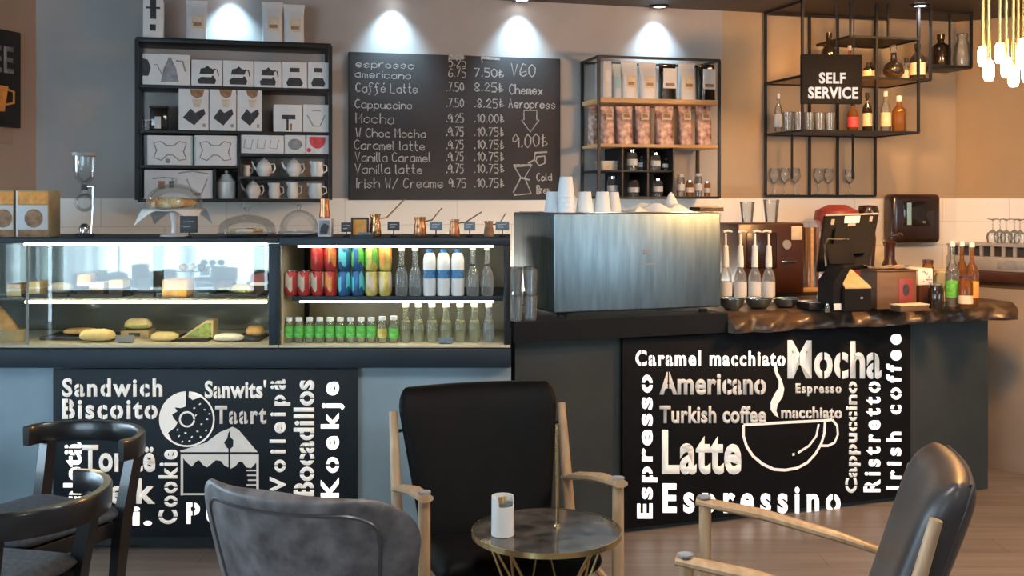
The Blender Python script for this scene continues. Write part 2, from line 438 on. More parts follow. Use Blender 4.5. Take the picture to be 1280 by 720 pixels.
b = B(); b.box((1.65, FY, CEIL/2), (6.5, .14, CEIL)); struct(b.build('wall_front', M_plaster))

# tile band along the wall, up to eye height
tile_m = brickmat('cream_tile', (.78, .73, .65), (.82, .77, .69), (.66, .61, .54), .62, .145, .003, .3, .5, rot=(PI/2, 0, 0))
wl = (CR-CL).length
b = B(); b.box((wl/2, -.006, (.9+1.452)/2), (wl, .012, .552)); struct(b.build('trim_1', tile_m, None, loc=CL, rotz=WA))
b = B(); b.box((2.3, -.006, (.9+1.452)/2), (4.6, .012, .552)); struct(b.build('trim_2', tile_m, None, loc=CR, rotz=math.atan2(RD.y, RD.x)))

# ------------------------------------------------------------------ left poster and plate
LW = math.atan2(-LD.y, -LD.x)
def lwp(t, d, z):
    v = CL+LD*t+Vector((math.sin(LW), -math.cos(LW), 0))*d; v.z = z; return v
pt = lwp(.42, .012, 0)
t = thing('cafe_poster', 'black framed poster with pale letters and an orange cup on left wall', 'poster', lwp(.44, .012, 0), LW)
D_ = 5.25; z0, z1 = zat(159, D_), zat(38, D_)
b = B(); b.box((0, 0, (z0+z1)/2), (.62, .022, z1-z0), .003); b.build('board', M_blackmatte, t)
add_text(t, 'lettering', 'COFFEE', ((-.26, -.0115, zat(92, D_)), (.52, 0, 0), (0, 0, zat(58, D_)-zat(92, D_))), M_inkgrey, .001, .02, False)
b = B(); b.prism([(.12, zat(140, D_)), (.20, zat(140, D_)), (.225, zat(108, D_)), (.10, zat(108, D_))], -.013, -.011); b.tube([(.22, -.012, zat(112, D_)), (.26, -.012, zat(114, D_)), (.26, -.012, zat(128, D_)), (.21, -.012, zat(131, D_))], .006, 6)
b.build('cup_print', M_inkorange, t)
t = thing('wall_plate', 'small brown square plate on the left wall below the poster', 'wall plate', lwp(.44, .006, 0), LW)
b = B(); b.box((.02, 0, zat(170, 5.25)), (.5, .012, .075), .003); b.build('cover', M_brownwall, t)
b = B(); b.box((.14, -.007, zat(170, 5.25)), (.06, .004, .04), .001); b.build('socket', M_greyplastic, t)

# ------------------------------------------------------------------ ceiling spotlights and light
def spotlight_fixture(p, label):
    t = thing('ceiling_spotlight', label, 'spotlight', (p.x, p.y, CEIL), 0, 'recessed ceiling spotlights')
    b = B(); b.lathe([(.055, -.001), (.055, -.012), (.040, -.014), (.036, -.004)], n=24); b.build('trim_ring', M_black, t)
    b = B(); b.cyl((0, 0, -.008), .035, .005); b.build('lens', M_spotlens, t)
    return t
def spot(loc, target, power, ang, col=(.86, .94, 1), blend=.6, size=.03):
    l = bpy.data.lights.new('spot_beam', 'SPOT'); l.energy = power; l.spot_size = math.radians(ang); l.spot_blend = blend; l.color = col; l.shadow_soft_size = size
    o = bpy.data.objects.new('spot_beam', l); C.objects.link(o); o.location = loc
    o.rotation_euler = (Vector(target)-Vector(loc)).to_track_quat('-Z', 'Y').to_euler()
    return o
for px, lab in ((288, 'recessed spotlight above the bags on the left shelf'), (490, 'recessed spotlight above the left half of the chalkboard'),
                (648, 'recessed spotlight above the right half of the chalkboard'), (818, 'tiny bright spotlight in the dark ceiling above the coffee bag shelf')):
    s_ = ws(px); p = wp(s_, .075, CEIL)
    spotlight_fixture(p, lab)
    spot(p+Vector((0, 0, -.02)), wp(s_, .03, 1.70), 46, 92, (.50, .78, 1), 1.0)
pr = Vector(((1147-640)/F*(1.113*F/241), 1.113*F/241-.04, CEIL))
spotlight_fixture(pr, 'bright round downlight in the ceiling behind the hanging rack')
spot(pr+Vector((0, 0, -.02)), (pr.x, pr.y+.1, 0), 30, 80, (1, .93, .84))

for (x, y, tx_, ty_, tz_, en_) in ((2.62, 5.55, 2.55, 6.8, 1.75, 30), (1.75, 5.5, 1.75, 6.5, 1.75, 34), (2.15, 5.65, 2.1, 6.6, 1.4, 55), (2.9, 4.9, 2.2, 5.2, .9, 35)):  # added warm spots out of view, without fixtures, tinting the right side
    spot((x, y, CEIL-.02), (tx_, ty_, tz_), en_, 100, (1, .50, .15), 1.0)
# world and daylight
w = bpy.data.worlds.new('street_daylight'); bpy.context.scene.world = w; w.use_nodes = True
bg = w.node_tree.nodes['Background']; bg.inputs['Color'].default_value = (.62, .82, 1, 1); bg.inputs['Strength'].default_value = 13.0

for (x, y) in ((.1, 2.2), (2.2, 2.4), (1.8, -.4)):  # unseen fill panels, added to raise the overall brightness
    l = bpy.data.lights.new('added_fill_panel', 'AREA'); l.shape = 'SQUARE'; l.size = .55; l.energy = 36; l.color = (1, .96, .90)
    o = bpy.data.objects.new('added_fill_panel', l); C.objects.link(o); o.location = (x, y, CEIL-.01)
# pendants
t0 = None
pl = [(1229, 70, 4.30), (1236, 88, 4.22), (1250, 66, 4.35), (1258, 84, 4.25), (1267, 95, 4.16), (1273, 74, 4.32), (1280, 60, 4.24), (1284, 90, 4.3)]
labs = ['leftmost brass tube pendant with a glowing bulb', 'brass pendant hanging just right of the leftmost, its bulb lower', 'third brass pendant from the left with a high short drop',
        'fourth brass pendant from the left of the cluster', 'lowest hanging glowing pendant of the brass cluster', 'brass pendant just right of the lowest bulb', 'highest brass pendant at the right picture edge', 'rightmost brass pendant cut by the right picture edge']
for (px, py, D), lab in zip(pl, labs):
    p = P(px, py, D)
    t = thing('pendant_light', lab, 'pendant light', (p.x, p.y, p.z), 0, 'brass tube pendant cluster')
    b = B(); b.cyl((0, 0, .035), .0075, CEIL-p.z-.035, 12); b.build('tube', M_gold, t)
    b = B(); b.cyl((0, 0, CEIL-p.z-.012), .013, .012, 16); b.build('canopy', M_gold, t)
    b = B(); b.lathe([(0, -.042), (.014, -.040), (.020, -.024), (.020, .02), (.013, .038), (0, .039)], n=16); b.build('bulb', M_bulb, t)
    l = bpy.data.lights.new('pendant_glow', 'POINT'); l.energy = 15; l.color = (1, .48, .15); l.shadow_soft_size = .03
    lo = bpy.data.objects.new('pendant_glow', l); C.objects.link(lo); lo.location = (p.x, p.y, p.z-.08)

# ------------------------------------------------------------------ camera
cd = bpy.data.cameras.new('camera'); cam = bpy.data.objects.new('camera', cd); C.objects.link(cam)
cam.location = (0, 0, H); cam.rotation_euler = (PI/2, 0, 0); cd.sensor_width = 36; cd.lens = F/1280*36
cd.shift_y = -(360-248)/1280; cd.clip_start = .05
sc = bpy.context.scene; sc.camera = cam
sc.view_settings.view_transform = 'Standard'; sc.view_settings.look = 'None'; sc.view_settings.exposure = 0; sc.view_settings.gamma = 1
# ------------------------------------------------------------------ left display counter
FYL = 4.43
LX0, LX1 = -2.42, -.004
def lx(px, D=FYL): return (px-640)/F*D
t = thing('serving_counter', 'long blue grey concrete counter under the pastry and drinks cases', 'counter', (0, FYL, 0))
b = B(); b.box(((LX0+LX1)/2, .36, .405), (LX1-LX0, .66, .70), .004); b.build('body', M_concrete, t)
b = B(); b.box(((LX0+LX1)/2, .38, .03), (LX1-LX0-.02, .60, .06)); b.build('plinth', M_blackmatte, t)
b = B(); b.box(((LX0+LX1)/2, .34, .797), (LX1-LX0, .74, .076), .004); b.build('ledge', M_bluegrey, t)

def panel_words(t, words, fn, mkw):
    for txt, x1, y1, x2, y2, vert, m in words:
        kw = dict(mkw); kw['sp'] = .38 if txt in ('Espressino', 'Irish coffee', 'Koekje', 'Voileipä', 'Ristretto', 'PUDDING') else (.16 if txt in ('Sandwich', 'Taart', 'Biscoito', 'Cookie', 'Caramel macchiato', 'Espresso') else 0.)
        if vert:   # reads upward
            o = fn(x2, y2); e1 = fn(x2, y1)-o; e2 = fn(x1, y2)-o
        else:
            o = fn(x1, y2); e1 = fn(x2, y2)-o; e2 = fn(x1, y1)-o
        add_text(t, 'lettering', txt, (o, e1, e2), m, .002, **kw)
# left sign panel
DP = 4.415
t = thing('menu_sign_panel', 'black cut-out sign with a doughnut and cake slice below the pastry case', 'sign', (0, DP, 0))
px0, px1 = lx(66, DP), lx(447, DP)
b = B(); b.box(((px0+px1)/2, .008, (zat(461, DP)+zat(672, DP))/2), (px1-px0, .014, zat(461, DP)-zat(672, DP)), .002); b.build('board', M_panelblue, t)
def fl(x, y): return Vector((lx(x, DP), 0, zat(y, DP)))
d, l, m_ = M_signdim, M_signlit, M_signmid
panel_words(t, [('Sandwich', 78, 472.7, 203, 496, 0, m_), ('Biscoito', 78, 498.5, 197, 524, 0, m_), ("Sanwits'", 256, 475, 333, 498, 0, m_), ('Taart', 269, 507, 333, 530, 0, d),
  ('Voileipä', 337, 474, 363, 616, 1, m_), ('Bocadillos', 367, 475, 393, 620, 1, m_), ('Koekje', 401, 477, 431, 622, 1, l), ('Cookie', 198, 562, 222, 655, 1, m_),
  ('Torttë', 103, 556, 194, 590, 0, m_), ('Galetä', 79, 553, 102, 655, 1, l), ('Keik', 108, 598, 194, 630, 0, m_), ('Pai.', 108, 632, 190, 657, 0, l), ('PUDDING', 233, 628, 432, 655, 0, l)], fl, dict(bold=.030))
# doughnut
b = B(); y = -.0022
def cpts(cx, cy, r, a0, a1, n=30, ry=None):
    ry = r if ry is None else ry
    return [(lx(cx+r*math.cos(math.radians(a0+(a1-a0)*i/n)), DP), zat(cy-ry*math.sin(math.radians(a0+(a1-a0)*i/n)), DP)) for i in range(n+1)]
pxm = DP/F
b.ribbon(cpts(234, 524, 33.5, -140, 78), 2.2*pxm, y); b.ribbon(cpts(234, 524, 9, 0, 352), 2.4*pxm, y)
bite = cpts(234, 524, 35, 93, 225, 20)
inner = [(214, 549), (210, 541), (219, 534), (222, 528), (217, 523), (215, 518), (222, 514), (218, 509), (226, 510), (232, 508)]
poly = [(q[0], q[1]) for q in bite]+[(lx(a, DP), zat(c, DP)) for a, c in inner]
b.prism(poly, y, y+.002)
top = cpts(234, 524, 35, 56, 86, 8); poly = top+[(lx(236, DP), zat(496, DP)), (lx(241, DP), zat(500, DP)), (lx(246, DP), zat(498, DP))]
b.prism(poly, y, y+.002)
for (a, c) in [(243, 510), (250, 505), (256, 512), (245, 519), (259, 524), (252, 530), (258, 538), (247, 539), (240, 546), (232, 541), (224, 545), (222, 537), (237, 551), (251, 546), (228, 552), (262, 517)]:
    b.box((lx(a, DP), y, zat(c, DP)), (2.6*pxm, .0006, 1.6*pxm), rot=Matrix.Rotation(random.uniform(-1, 1), 4, 'Y'))
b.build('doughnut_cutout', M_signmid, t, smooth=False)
# cake slice
b = B()
def q(pts): return [(lx(a, DP), zat(c, DP)) for a, c in pts]
b.prism(q([(225, 563.5), (258, 553), (275, 540), (289, 534.5), (285.6, 541), (284, 548), (280, 553), (283, 559), (285.6, 561), (285.6, 565), (226, 565)]), y, y+.002)
b.prism(q([(288, 534.5), (291, 533.5), (298, 537), (322, 565), (288, 565), (288, 561), (291.5, 558), (292, 550), (288, 546)]), y, y+.002)
wav = [(231, 575), (236, 580), (240, 583), (245, 577), (249, 575), (254, 581), (259, 584), (264, 580), (270, 575), (276, 576), (281, 582), (285.6, 584)]
b.prism(q([(226, 568), (285.6, 568)]+wav[::-1]+[(229, 572), (229, 619), (226, 619)]), y, y+.002)
wav2 = [(288, 586), (294, 583), (299, 577), (303, 577), (308, 584), (314, 585), (319, 578)]
b.prism(q([(288, 568), (323.5, 568), (323.5, 621), (320.5, 621), (320.5, 578)]+wav2[::-1][1:]), y, y+.002)
b.ribbon(q([(226, 617.5), (286, 617.5)]), 2.4*pxm, y)
for k in range(6): b.ribbon(q([(308+(k % 3), 588+6*k), (320.5, 588+6*k)]), 1.8*pxm, y)
b.build('cake_slice_cutout', M_signdim, t, smooth=False)

# ------------------------------------------------------------------ right counter
t = thing('bar_counter', 'grey green bar counter with thick black worktop and natural wood edge', 'counter', (J.x, J.y, 0), CA)
UE = 2.555
def cloc(u, v, z): return Vector((u, v, z))
b = B()
b.prism([(.035, .03), (UE, .03), (UE, .55), (.26, .55)], 0, .85, 'xy'); b.build('body', M_concretedark, t)
b = B(); b.prism([(.012, -.02), (1.03, -.02), (1.03, .60), (.245, .60)], .852, SLAB, 'xy'); b.build('worktop', M_slab, t)
# live edge slab: top rim, bulging wavy natural edge
def wav(u): return .018*math.sin(u*9+.5)+.012*math.sin(u*23+1)+.008*math.sin(u*51)
def live(a, c):
    u = 1.032+(2.645-1.032)*a
    e = wav(u); k = c
    if k < .40: v, z = .60+(-.005+e-.60)*(k/.40), SLAB
    elif k < .8:
        s = (k-.4)/.4; v = -.005+e-.055*math.sin(s*PI*.62)+.010*math.sin(u*37+s*5); z = SLAB-.082*s
    else: v, z = (-.05+e)+(.60+.05-e)*((k-.8)/.2), SLAB-.086
    return (u, v, z-.004*(.5+.5*math.sin(u*13))*(1 if k > .35 and k < .5 else 0))
b = B(); b.grid(live, 120, 26); 
b.prism([(2.6449, .60), (2.6449, -.03), (2.646, -.03), (2.646, .60)], SLAB-.085, SLAB-.003, 'xy')
b.build('live_edge_slab', M_live, t, ang=60)
# backlit sign
t = thing('menu_sign_panel', 'large black backlit sign with a coffee cup on the bar counter front', 'sign', (J.x, J.y, 0), CA)
VP_ = 0.008
u0, u1 = cs(778, VP_), cs(1138, VP_)
b = B(); b.box(((u0+u1)/2, VP_+.009, .432), (u1-u0, .022, .825), .002); b.build('board', M_blackboard, t)
def fr(x, y):
    u = cs(x, VP_); return Vector((u, VP_-.0022, zat(y, cD(x, VP_))))
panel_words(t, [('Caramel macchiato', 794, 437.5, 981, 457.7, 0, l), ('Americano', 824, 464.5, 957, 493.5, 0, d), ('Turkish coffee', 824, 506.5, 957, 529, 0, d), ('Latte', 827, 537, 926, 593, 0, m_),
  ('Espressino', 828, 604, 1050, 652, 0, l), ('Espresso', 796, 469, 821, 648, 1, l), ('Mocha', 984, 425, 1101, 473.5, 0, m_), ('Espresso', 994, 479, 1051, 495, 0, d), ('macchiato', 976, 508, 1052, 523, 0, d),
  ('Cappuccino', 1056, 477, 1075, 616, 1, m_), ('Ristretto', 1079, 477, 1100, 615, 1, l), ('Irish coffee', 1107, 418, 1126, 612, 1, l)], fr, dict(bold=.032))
b = B()
def rq(pts): return [(fr(a, c).x, fr(a, c).z) for a, c in pts]
pm_ = 5/F
yy = VP_-.0024
arc = [(929, 531), (929, 545), (933, 558), (941, 570), (953, 580), (967, 586.5), (981, 587.5), (996, 585), (1009, 578), (1019, 567), (1026, 555), (1030, 542), (1031, 526)]
b.ribbon(rq([(929, 531), (980, 528), (1031, 525.5), (1040, 524.5)]), 3.4*pm_, yy); b.ribbon(rq(arc), 3.6*pm_, yy)
b.ribbon(rq([(1040, 524.5), (1046, 532), (1047, 543), (1043, 553), (1035, 557), (1026, 557)]), 3.2*pm_, yy)
b.ribbon(rq([(1023, 530), (1020, 545), (1011, 557), (997, 566)]), 3*pm_, yy); b.ribbon(rq([(990, 568), (993, 567.5)]), 3.2*pm_, yy)
st = [(970, 451), (967, 460), (969, 468), (973, 476), (973, 484), (967, 494), (963, 503), (963, 512), (968, 519), (973, 522), (970, 513), (972, 505), (978, 496), (980, 486), (977, 475), (972, 465)]
b.prism(rq(st), yy, yy+.002)
b.build('cup_cutout', M_signmid, t, smooth=False)

# ------------------------------------------------------------------ pastry case
ZB = .838; ZT = zat(297.5, FYL)
t = thing('pastry_display_case', 'long lit glass pastry case with blue grey frame on the left counter', 'display case', (0, FYL, 0))
X0, X1 = LX0+.02, lx(348)
b = B()
b.box(((X0+X1)/2, .27, ZT-.011), (X1-X0, .54, .020), .002); b.build('top_panel', M_bluegrey, t)
b = B(); b.box((lx(342.5), .012, (ZB+ZT)/2-.012), (.043, .03, ZT-ZB-.024), .003); b.build('post', M_bluegrey, t)
b = B(); b.box((lx(342.5), .52, (ZB+ZT)/2-.012), (.043, .03, ZT-ZB-.024), .003); b.build('post', M_bluegrey, t)
b = B(); b.box(((X0+X1)/2-.02, .003, (ZB+ZT)/2-.012), (X1-X0-.05, .006, ZT-ZB-.028)); b.build('front_glass', M_glassfront, t)
b = B(); b.box((lx(33), .009, (ZB+ZT)/2-.012), (.010, .004, ZT-ZB-.03)); b.build('glass_joint', M_greyplastic, t)
b = B(); b.box(((X0+X1)/2, .53, (ZB+ZT)/2-.012), (X1-X0, .01, ZT-ZB-.03)); b.build('rear_panel', M_mirror, t)
b = B(); b.box(((X0+X1)/2, .265, ZB+.005), (X1-X0-.02, .50, .010), .002); b.build('base_deck', M_casefloor, t)
ZS = zat(375, FYL+.03)
b = B(); b.box(((X0+X1)/2-.02, .29, ZS), (X1-X0-.06, .44, .008), .001); b.build('glass_shelf', M_glassw, t)
for z, xa in ((ZT-.028, 24), (ZS-.010, 25)):
    b = B(); b.box(((lx(xa)+lx(330))/2, .05, z), (lx(330)-lx(xa), .016, .010), .002); b.build('light_strip', M_led, t)
b = B(); b.box(((X0+X1)/2, -.004, ZB+.006), (X1-X0, .012, .010), .001); b.build('bottom_rail', M_casefloor, t)

# drinks case
t = thing('drinks_display_case', 'blue grey framed drinks case with one shelf of cans and bottles', 'display case', (0, FYL, 0))
X2, X3 = X1+.004, lx(638)
b = B(); b.box(((X2+X3)/2, .27, ZT-.016), (X3-X2, .54, .030), .002); b.build('top_panel', M_bluegrey, t)
for x, y in ((X3-.014, .015), (X3-.014, .52), (X2+.012, .52)):
    b = B(); b.box((x, y, (ZB+ZT)/2-.015), (.024, .028, ZT-ZB-.034), .003); b.build('post', M_black, t)
b = B(); b.box((X2+.003, .27, (ZB+ZT)/2-.015), (.005, .48, ZT-ZB-.036)); b.build('side_panel', M_caseback, t)
b = B(); b.box(((X2+X3)/2, .535, (ZB+ZT)/2-.015), (X3-X2, .008, ZT-ZB-.034)); b.build('rear_panel', M_caseback, t)
b = B(); b.box(((X2+X3)/2, .265, ZB+.005), (X3-X2-.004, .53, .010), .002); b.build('base_deck', M_casefloor, t)
ZD = zat(370, FYL+.06)
b = B(); b.box(((X2+X3)/2+.005, .285, ZD-.010), (X3-X2-.07, .46, .020), .002); b.build('shelf', M_bluegrey, t)
b = B(); b.box(((X2+X3)/2, .07, ZD-.024), (X3-X2-.14, .014, .007), .001); b.build('light_strip', M_led, t)
b = B(); b.box(((X2+X3)/2, .034, ZT-.0355), (X3-X2-.14, .012, .007), .001); b.build('light_strip', M_led, t)
b = B(); b.box(((X2+X3)/2, -.004, ZB+.006), (X3-X2, .012, .010), .001); b.build('bottom_rail', M_casefloor, t)

# ------------------------------------------------------------------ drinks
def can(label, m, x, y, z, group, band=None, h=.118, r=.0295):
    t = thing('drink_can', label, 'drink can', (x, FYL+y, z), random.uniform(0, 6), group)
    b = B(); b.lathe([(0, .002), (r*.78, 0), (r*.86, .004), (r, .012), (r, h-.016), (r*.88, h-.004), (r*.88, h-.002)], n=20); b.build('body', m, t)
    b = B(); b.lathe([(r*.88, h-.003), (r*.90, h), (r*.84, h), (r*.80, h-.003), (0, h-.003)], n=20); b.build('lid', M_chrome, t)
    if band is not None:
        b = B()
        for k in range(3):
            a0 = k*2*PI/3
            b.grid(lambda a, c, a0=a0: ((r+.0006)*math.cos(a0+a*1.3), (r+.0006)*math.sin(a0+a*1.3), .028+c*.06+.012*math.sin(a*6)), 10, 4)
        b.build('label_print', band, t)
    return t
yc = .075
zc = ZD+.001; hc = .103; z2 = zc+hc+.001
rowc = [(364, 0, M_redcan, M_inkcream, 'leftmost red drink can on the case shelf, nothing on it'), (380.5, 0, M_redcan, M_inkcream, 'red drink can second from the left on the shelf'),
        (397, 0, M_redcan, M_inkcream, 'red drink can carrying another red can'), (397, 1, M_redcan, M_redcan, 'plain red drink can stacked on a red can'),
        (413.5, 0, M_redcan, M_orangecan, 'lower red and orange can of its stack'), (413.5, 1, M_redcan, M_orangecan, 'upper red can with orange print, stacked beside the blue cans'),
        (430.5, 0, M_bluecan, M_tealcan, 'blue can with turquoise print below another blue can'), (430.5, 1, M_bluecan, M_tealcan, 'upper blue can with pale turquoise print beside the red cans'),
        (447.5, 0, M_bluecan, M_tealcan, 'blue and turquoise can beside the yellow cans, bottom of its stack'), (447.5, 1, M_bluecan, M_inkgreen, 'upper blue can with green print'),
        (464.5, 0, M_yellowcan, M_inkcream, 'lower yellow can next to the blue stack'), (464.5, 1, M_yellowcan, M_inkgreen, 'upper yellow can next to the blue stack'),
        (481.5, 0, M_yellowcan, M_inkcream, 'lower yellow can beside the clear bottles'), (481.5, 1, M_yellowcan, M_inkorange, 'upper yellow can beside the clear bottles')]
for px, lev, m, bd, lab in rowc:
    D_ = FYL+yc; can(lab, m, lx(px, D_), yc, z2 if lev else zc, 'drink cans on the case shelf', bd, hc, .0272)
def bottle(name, label, cat, loc, prof, m, group=None, cap=None, labelband=None, labm=None, fill=None, n=18, rotz=0):
    t = thing(name, label, cat, loc, rotz, group)
    b = B(); b.lathe(prof, n=n); b.build('body', m, t)
    zt = prof[-1][1]; rt = prof[-2][0]
    if cap:
        b = B(); b.lathe([(0, zt-.012), (rt*1.25, zt-.012), (rt*1.25, zt+.004), (0, zt+.005)], n=14); b.build('cap', cap, t)
    if labelband:
        z0, z1, r = labelband
        b = B(); b.lathe([(r, z0), (r, z1)], n=n); b.build('label', labm, t)
    return t
def bp(r, h, neck=.38, sh=.55, rn=None):
    rn = r*neck
    return [(0, .002), (r*.9, 0), (r, .006), (r, h*sh), (r*.9, h*(sh+.07)), (rn*1.25, h*(sh+.20)), (rn, h*(sh+.26)), (rn, h-.002), (0, h)]
zb2 = ZD+.001
M_clearb = glass('clear_bottle_glass', (.94, .97, .97), 1.0, .05, .20)
M_waterbottle = mat('milky_bottle_plastic', (.72, .73, .72), .35, var=.04)
M_bluelabel = mat('blue_label', (.05, .18, .36), .5, var=.5, scale=50)
for px, lab in ((502, 'clear soda bottle with dark neck band beside the yellow cans'), (519, 'clear soda bottle left of the white water bottles')):
    bottle('soda_bottle', lab, 'bottle', (lx(px, FYL+yc), FYL+yc, zb2), bp(.0265, .198, .42, .42), M_clearb, 'clear glass bottles on the case shelf', M_papercup, (.118, .125, .0135), M_ink)
for px, lab in ((537, 'white water bottle with blue label, left of three'), (554.5, 'white water bottle with blue label, middle of three'), (572, 'white water bottle with blue label, right of three')):
    bottle('water_bottle', lab, 'bottle', (lx(px, FYL+yc), FYL+yc, zb2), [(0, .002), (.024, 0), (.0275, .006), (.0275, .115), (.0275, .150), (.022, .172), (.013, .182), (.013, .190), (0, .190)], M_waterbottle, 'white water bottles', M_bluecan, (.072, .108, .0281), M_bluelabel)
for px, lab in ((591, 'tall slim glass bottle right of the white water bottles'), (609, 'tall slim glass bottle nearest the right end of the case shelf')):
    bottle('soda_bottle', lab, 'bottle', (lx(px, FYL+yc), FYL+yc, zb2), bp(.026, .202, .40, .38), M_clearb, 'clear glass bottles on the case shelf', M_papercup, (.125, .131, .012), M_ink)
zlo = ZB+.011
ords = ['leftmost', 'second', 'third', 'fourth', 'fifth', 'sixth', 'seventh', 'eighth', 'ninth', 'tenth']
for k in range(9):
    px = 361+12.9*k
    bottle('mineral_water_bottle', 'small green labelled bottle, %s from the left on the case floor' % (ords[k] if k else 'first'), 'bottle', (lx(px, FYL+.08), FYL+.08, zlo), bp(.0205, .100, .55, .70), M_glassg, 'small green labelled bottles', M_papercup, (.022, .070, .0211), M_inkgreen)
bottle('mineral_water_bottle', 'small bottle with yellow label beside the green labelled row', 'bottle', (lx(478, FYL+.08), FYL+.08, zlo), bp(.0215, .104, .55, .70), M_glassg, 'small green labelled bottles', M_papercup, (.022, .058, .0221), M_yellowcan)
bottle('mineral_water_bottle', 'small green labelled bottle standing alone before the tall bottles', 'bottle', (lx(492, FYL+.08), FYL+.08, zlo), bp(.0215, .106, .55, .70), M_glassg, 'small green labelled bottles', M_papercup, (.018, .06, .0221), M_inkgreen)
for k, px in enumerate((507, 523, 540, 557.5, 575, 593, 611)):
    bottle('lemonade_bottle', 'tall clear bottle with pale cap on the case floor, %s from the left' % (ords[k] if k else 'first'), 'bottle', (lx(px, FYL+.09), FYL+.09, zlo), bp(.0235, .158, .5, .45), M_glassg if k < 6 else M_clearb, 'tall clear bottles on the case floor', M_cream, (.082, .092, .0185), M_caseback)
t = thing('price_tag', 'small blue grey price tag before the tall bottles on the case floor', 'price tag', (lx(557, FYL+.03), FYL+.03, zlo))
b = B(); b.box((0, 0, .014), (.06, .004, .024), .001, Matrix.Rotation(-.3, 4, 'X')); b.build('card', M_signb, t)
b = B(); b.box((0, .012, .003), (.05, .02, .006), .001); b.build('foot', M_black, t)

# ------------------------------------------------------------------ pastries
def cake_slice(name, label, cat, px, y, z, w, h, dpt, m1, m2, rot=0., group=None):
    t = thing(name, label, cat, (lx(px, FYL+y), FYL+y, z), rot, group)
    b = B(); b.prism([(-w/2, -dpt/2), (w/2, -dpt/2), (w/2*.9, dpt/2), (-w/2*.6, dpt/2)], 0, h*.45, 'xy'); b.build('sponge', m1, t)
    b = B(); b.prism([(-w/2*1.01, -dpt/2*1.01), (w/2*1.01, -dpt/2*1.01), (w/2*.9, dpt/2), (-w/2*.6, dpt/2)], h*.45, h*.6, 'xy'); b.build('cream_layer', M_cream if m2 is not M_cream else M_pastry, t)
    b = B(); b.prism([(-w/2, -dpt/2), (w/2, -dpt/2), (w/2*.9, dpt/2), (-w/2*.6, dpt/2)], h*.6, h, 'xy'); b.build('topping', m2, t)
    return t
def loaf(name, label, cat, px, y, z, L, w, h, m, rot=0., fill=None, group=None):
    t = thing(name, label, cat, (lx(px, FYL+y), FYL+y, z), rot, group)
    def fn(a, c):
        s = 2*c-1; k = (1-abs(s)**3.0)**.5 if abs(s) < 1 else 0; an = 2*PI*a
        zz = math.sin(an); zz = zz if zz > 0 else zz*.55
        return (s*L/2, math.cos(an)*w/2*k, h*.4+zz*h*.6*k*(1+.03*math.sin(c*40)))
    b = B(); b.grid(fn, 20, 24, True); b.bm.verts.ensure_lookup_table()
    bmesh.ops.remove_doubles(b.bm, verts=b.bm.verts, dist=1e-5); b.build('bread', m, t, ang=70)
    if fill:
        b = B(); b.grid(lambda a, c: (s_x(c)*L*.46, -w*.5-.004*math.sin(c*30), h*.36+(a-.5)*h*.25), 4, 24) if False else b.box((0, -w*.42, h*.38), (L*.82, w*.3, h*.18), h*.05)
        b.build('filling', fill, t)
    return t
def tray(label, px0, px1, y, z, dp=.2):
    D_ = FYL+y; xa, xb = lx(px0, D_), lx(px1, D_)
    t = thing('serving_tray', label, 'tray', ((xa+xb)/2, D_, z), 0, 'trays in the pastry case')
    b = B(); b.box((0, 0, .004), (xb-xa, dp, .006), .002); b.build('base', M_tray, t)
    b = B()
    hw, hd = (xb-xa)/2-.004, dp/2-.004
    b.tube([(-hw, -hd, .010), (hw, -hd, .010), (hw, hd, .010), (-hw, hd, .010)], .005, 8, True); b.build('rim', M_tray, t)
zu = ZS+.0045; zl = ZB+.0105
tray('dark tray on the upper pastry shelf under the pale cakes at left', 40, 96, .2, zu); tray('dark tray under the layered slices on the upper pastry shelf', 99, 163, .2, zu)
tray('dark tray on the upper pastry shelf at the right end', 268, 330, .2, zu)
cake_slice('cake_slice', 'orange topped cake slice at the left end of the upper pastry shelf', 'cake', 24, .2, zu+.0005, .06, .05, .1, M_cheese, M_pastry, 0)
cake_slice('cake_slice', 'yellow cake slice on the upper shelf, on the left tray', 'cake', 48, .19, zu+.0075, .055, .055, .1, M_cheese, M_cheese, 0)
loaf('cream_roll', 'long pale cream roll on the upper pastry shelf', 'pastry', 76, .19, zu+.0075, .105, .06, .05, M_cream)
cake_slice('cake_slice', 'tall slice with orange top left of the dark layered cakes', 'cake', 109, .2, zu+.0075, .055, .085, .1, M_choc, M_pastry, .1)
cake_slice('cake_slice', 'dark layered cake slice with cream on the upper shelf', 'cake', 126, .19, zu+.0075, .06, .05, .1, M_choc, M_cream, 0)
cake_slice('cake_slice', 'small cream slice beside the dark price stand', 'cake', 150, .2, zu+.0075, .06, .06, .1, M_choc, M_cheese, 0)
t = thing('price_stand', 'dark price stand leaning between the two halves of the pastry shelf', 'price tag', (lx(180, FYL+.08), FYL+.08, zu))
b = B(); b.box((.0, 0, .055), (.05, .004, .055), .001, Matrix.Rotation(-.15, 4, 'X')); b.build('card', M_sign, t)
b = B(); b.box((0, .01, .012), (.085, .03, .024), .003); b.build('foot', M_black, t)
t = thing('loaf_cake', 'large square golden loaf cake on the upper pastry shelf', 'cake', (lx(223, FYL+.16), FYL+.16, zu+.0005))
b = B(); b.box((0, 0, .037), (.105, .12, .074), .008); b.build('crumb', M_pastry, t)
b = B(); b.box((.034, -.0605, .037), (.035, .003, .066), .001); b.build('cut_face', M_inkorange, t)
t = thing('cake_plate', 'small glass plate of macaroons behind the golden loaf', 'plate', (lx(240, FYL+.36), FYL+.36, zu+.0005))
b = B(); b.lathe([(0, .0), (.03, 0), (.03, .003), (.008, .006), (.008, .085), (.07, .092), (.072, .096), (0, .096)], n=28); b.build('stand', M_glassw, t)
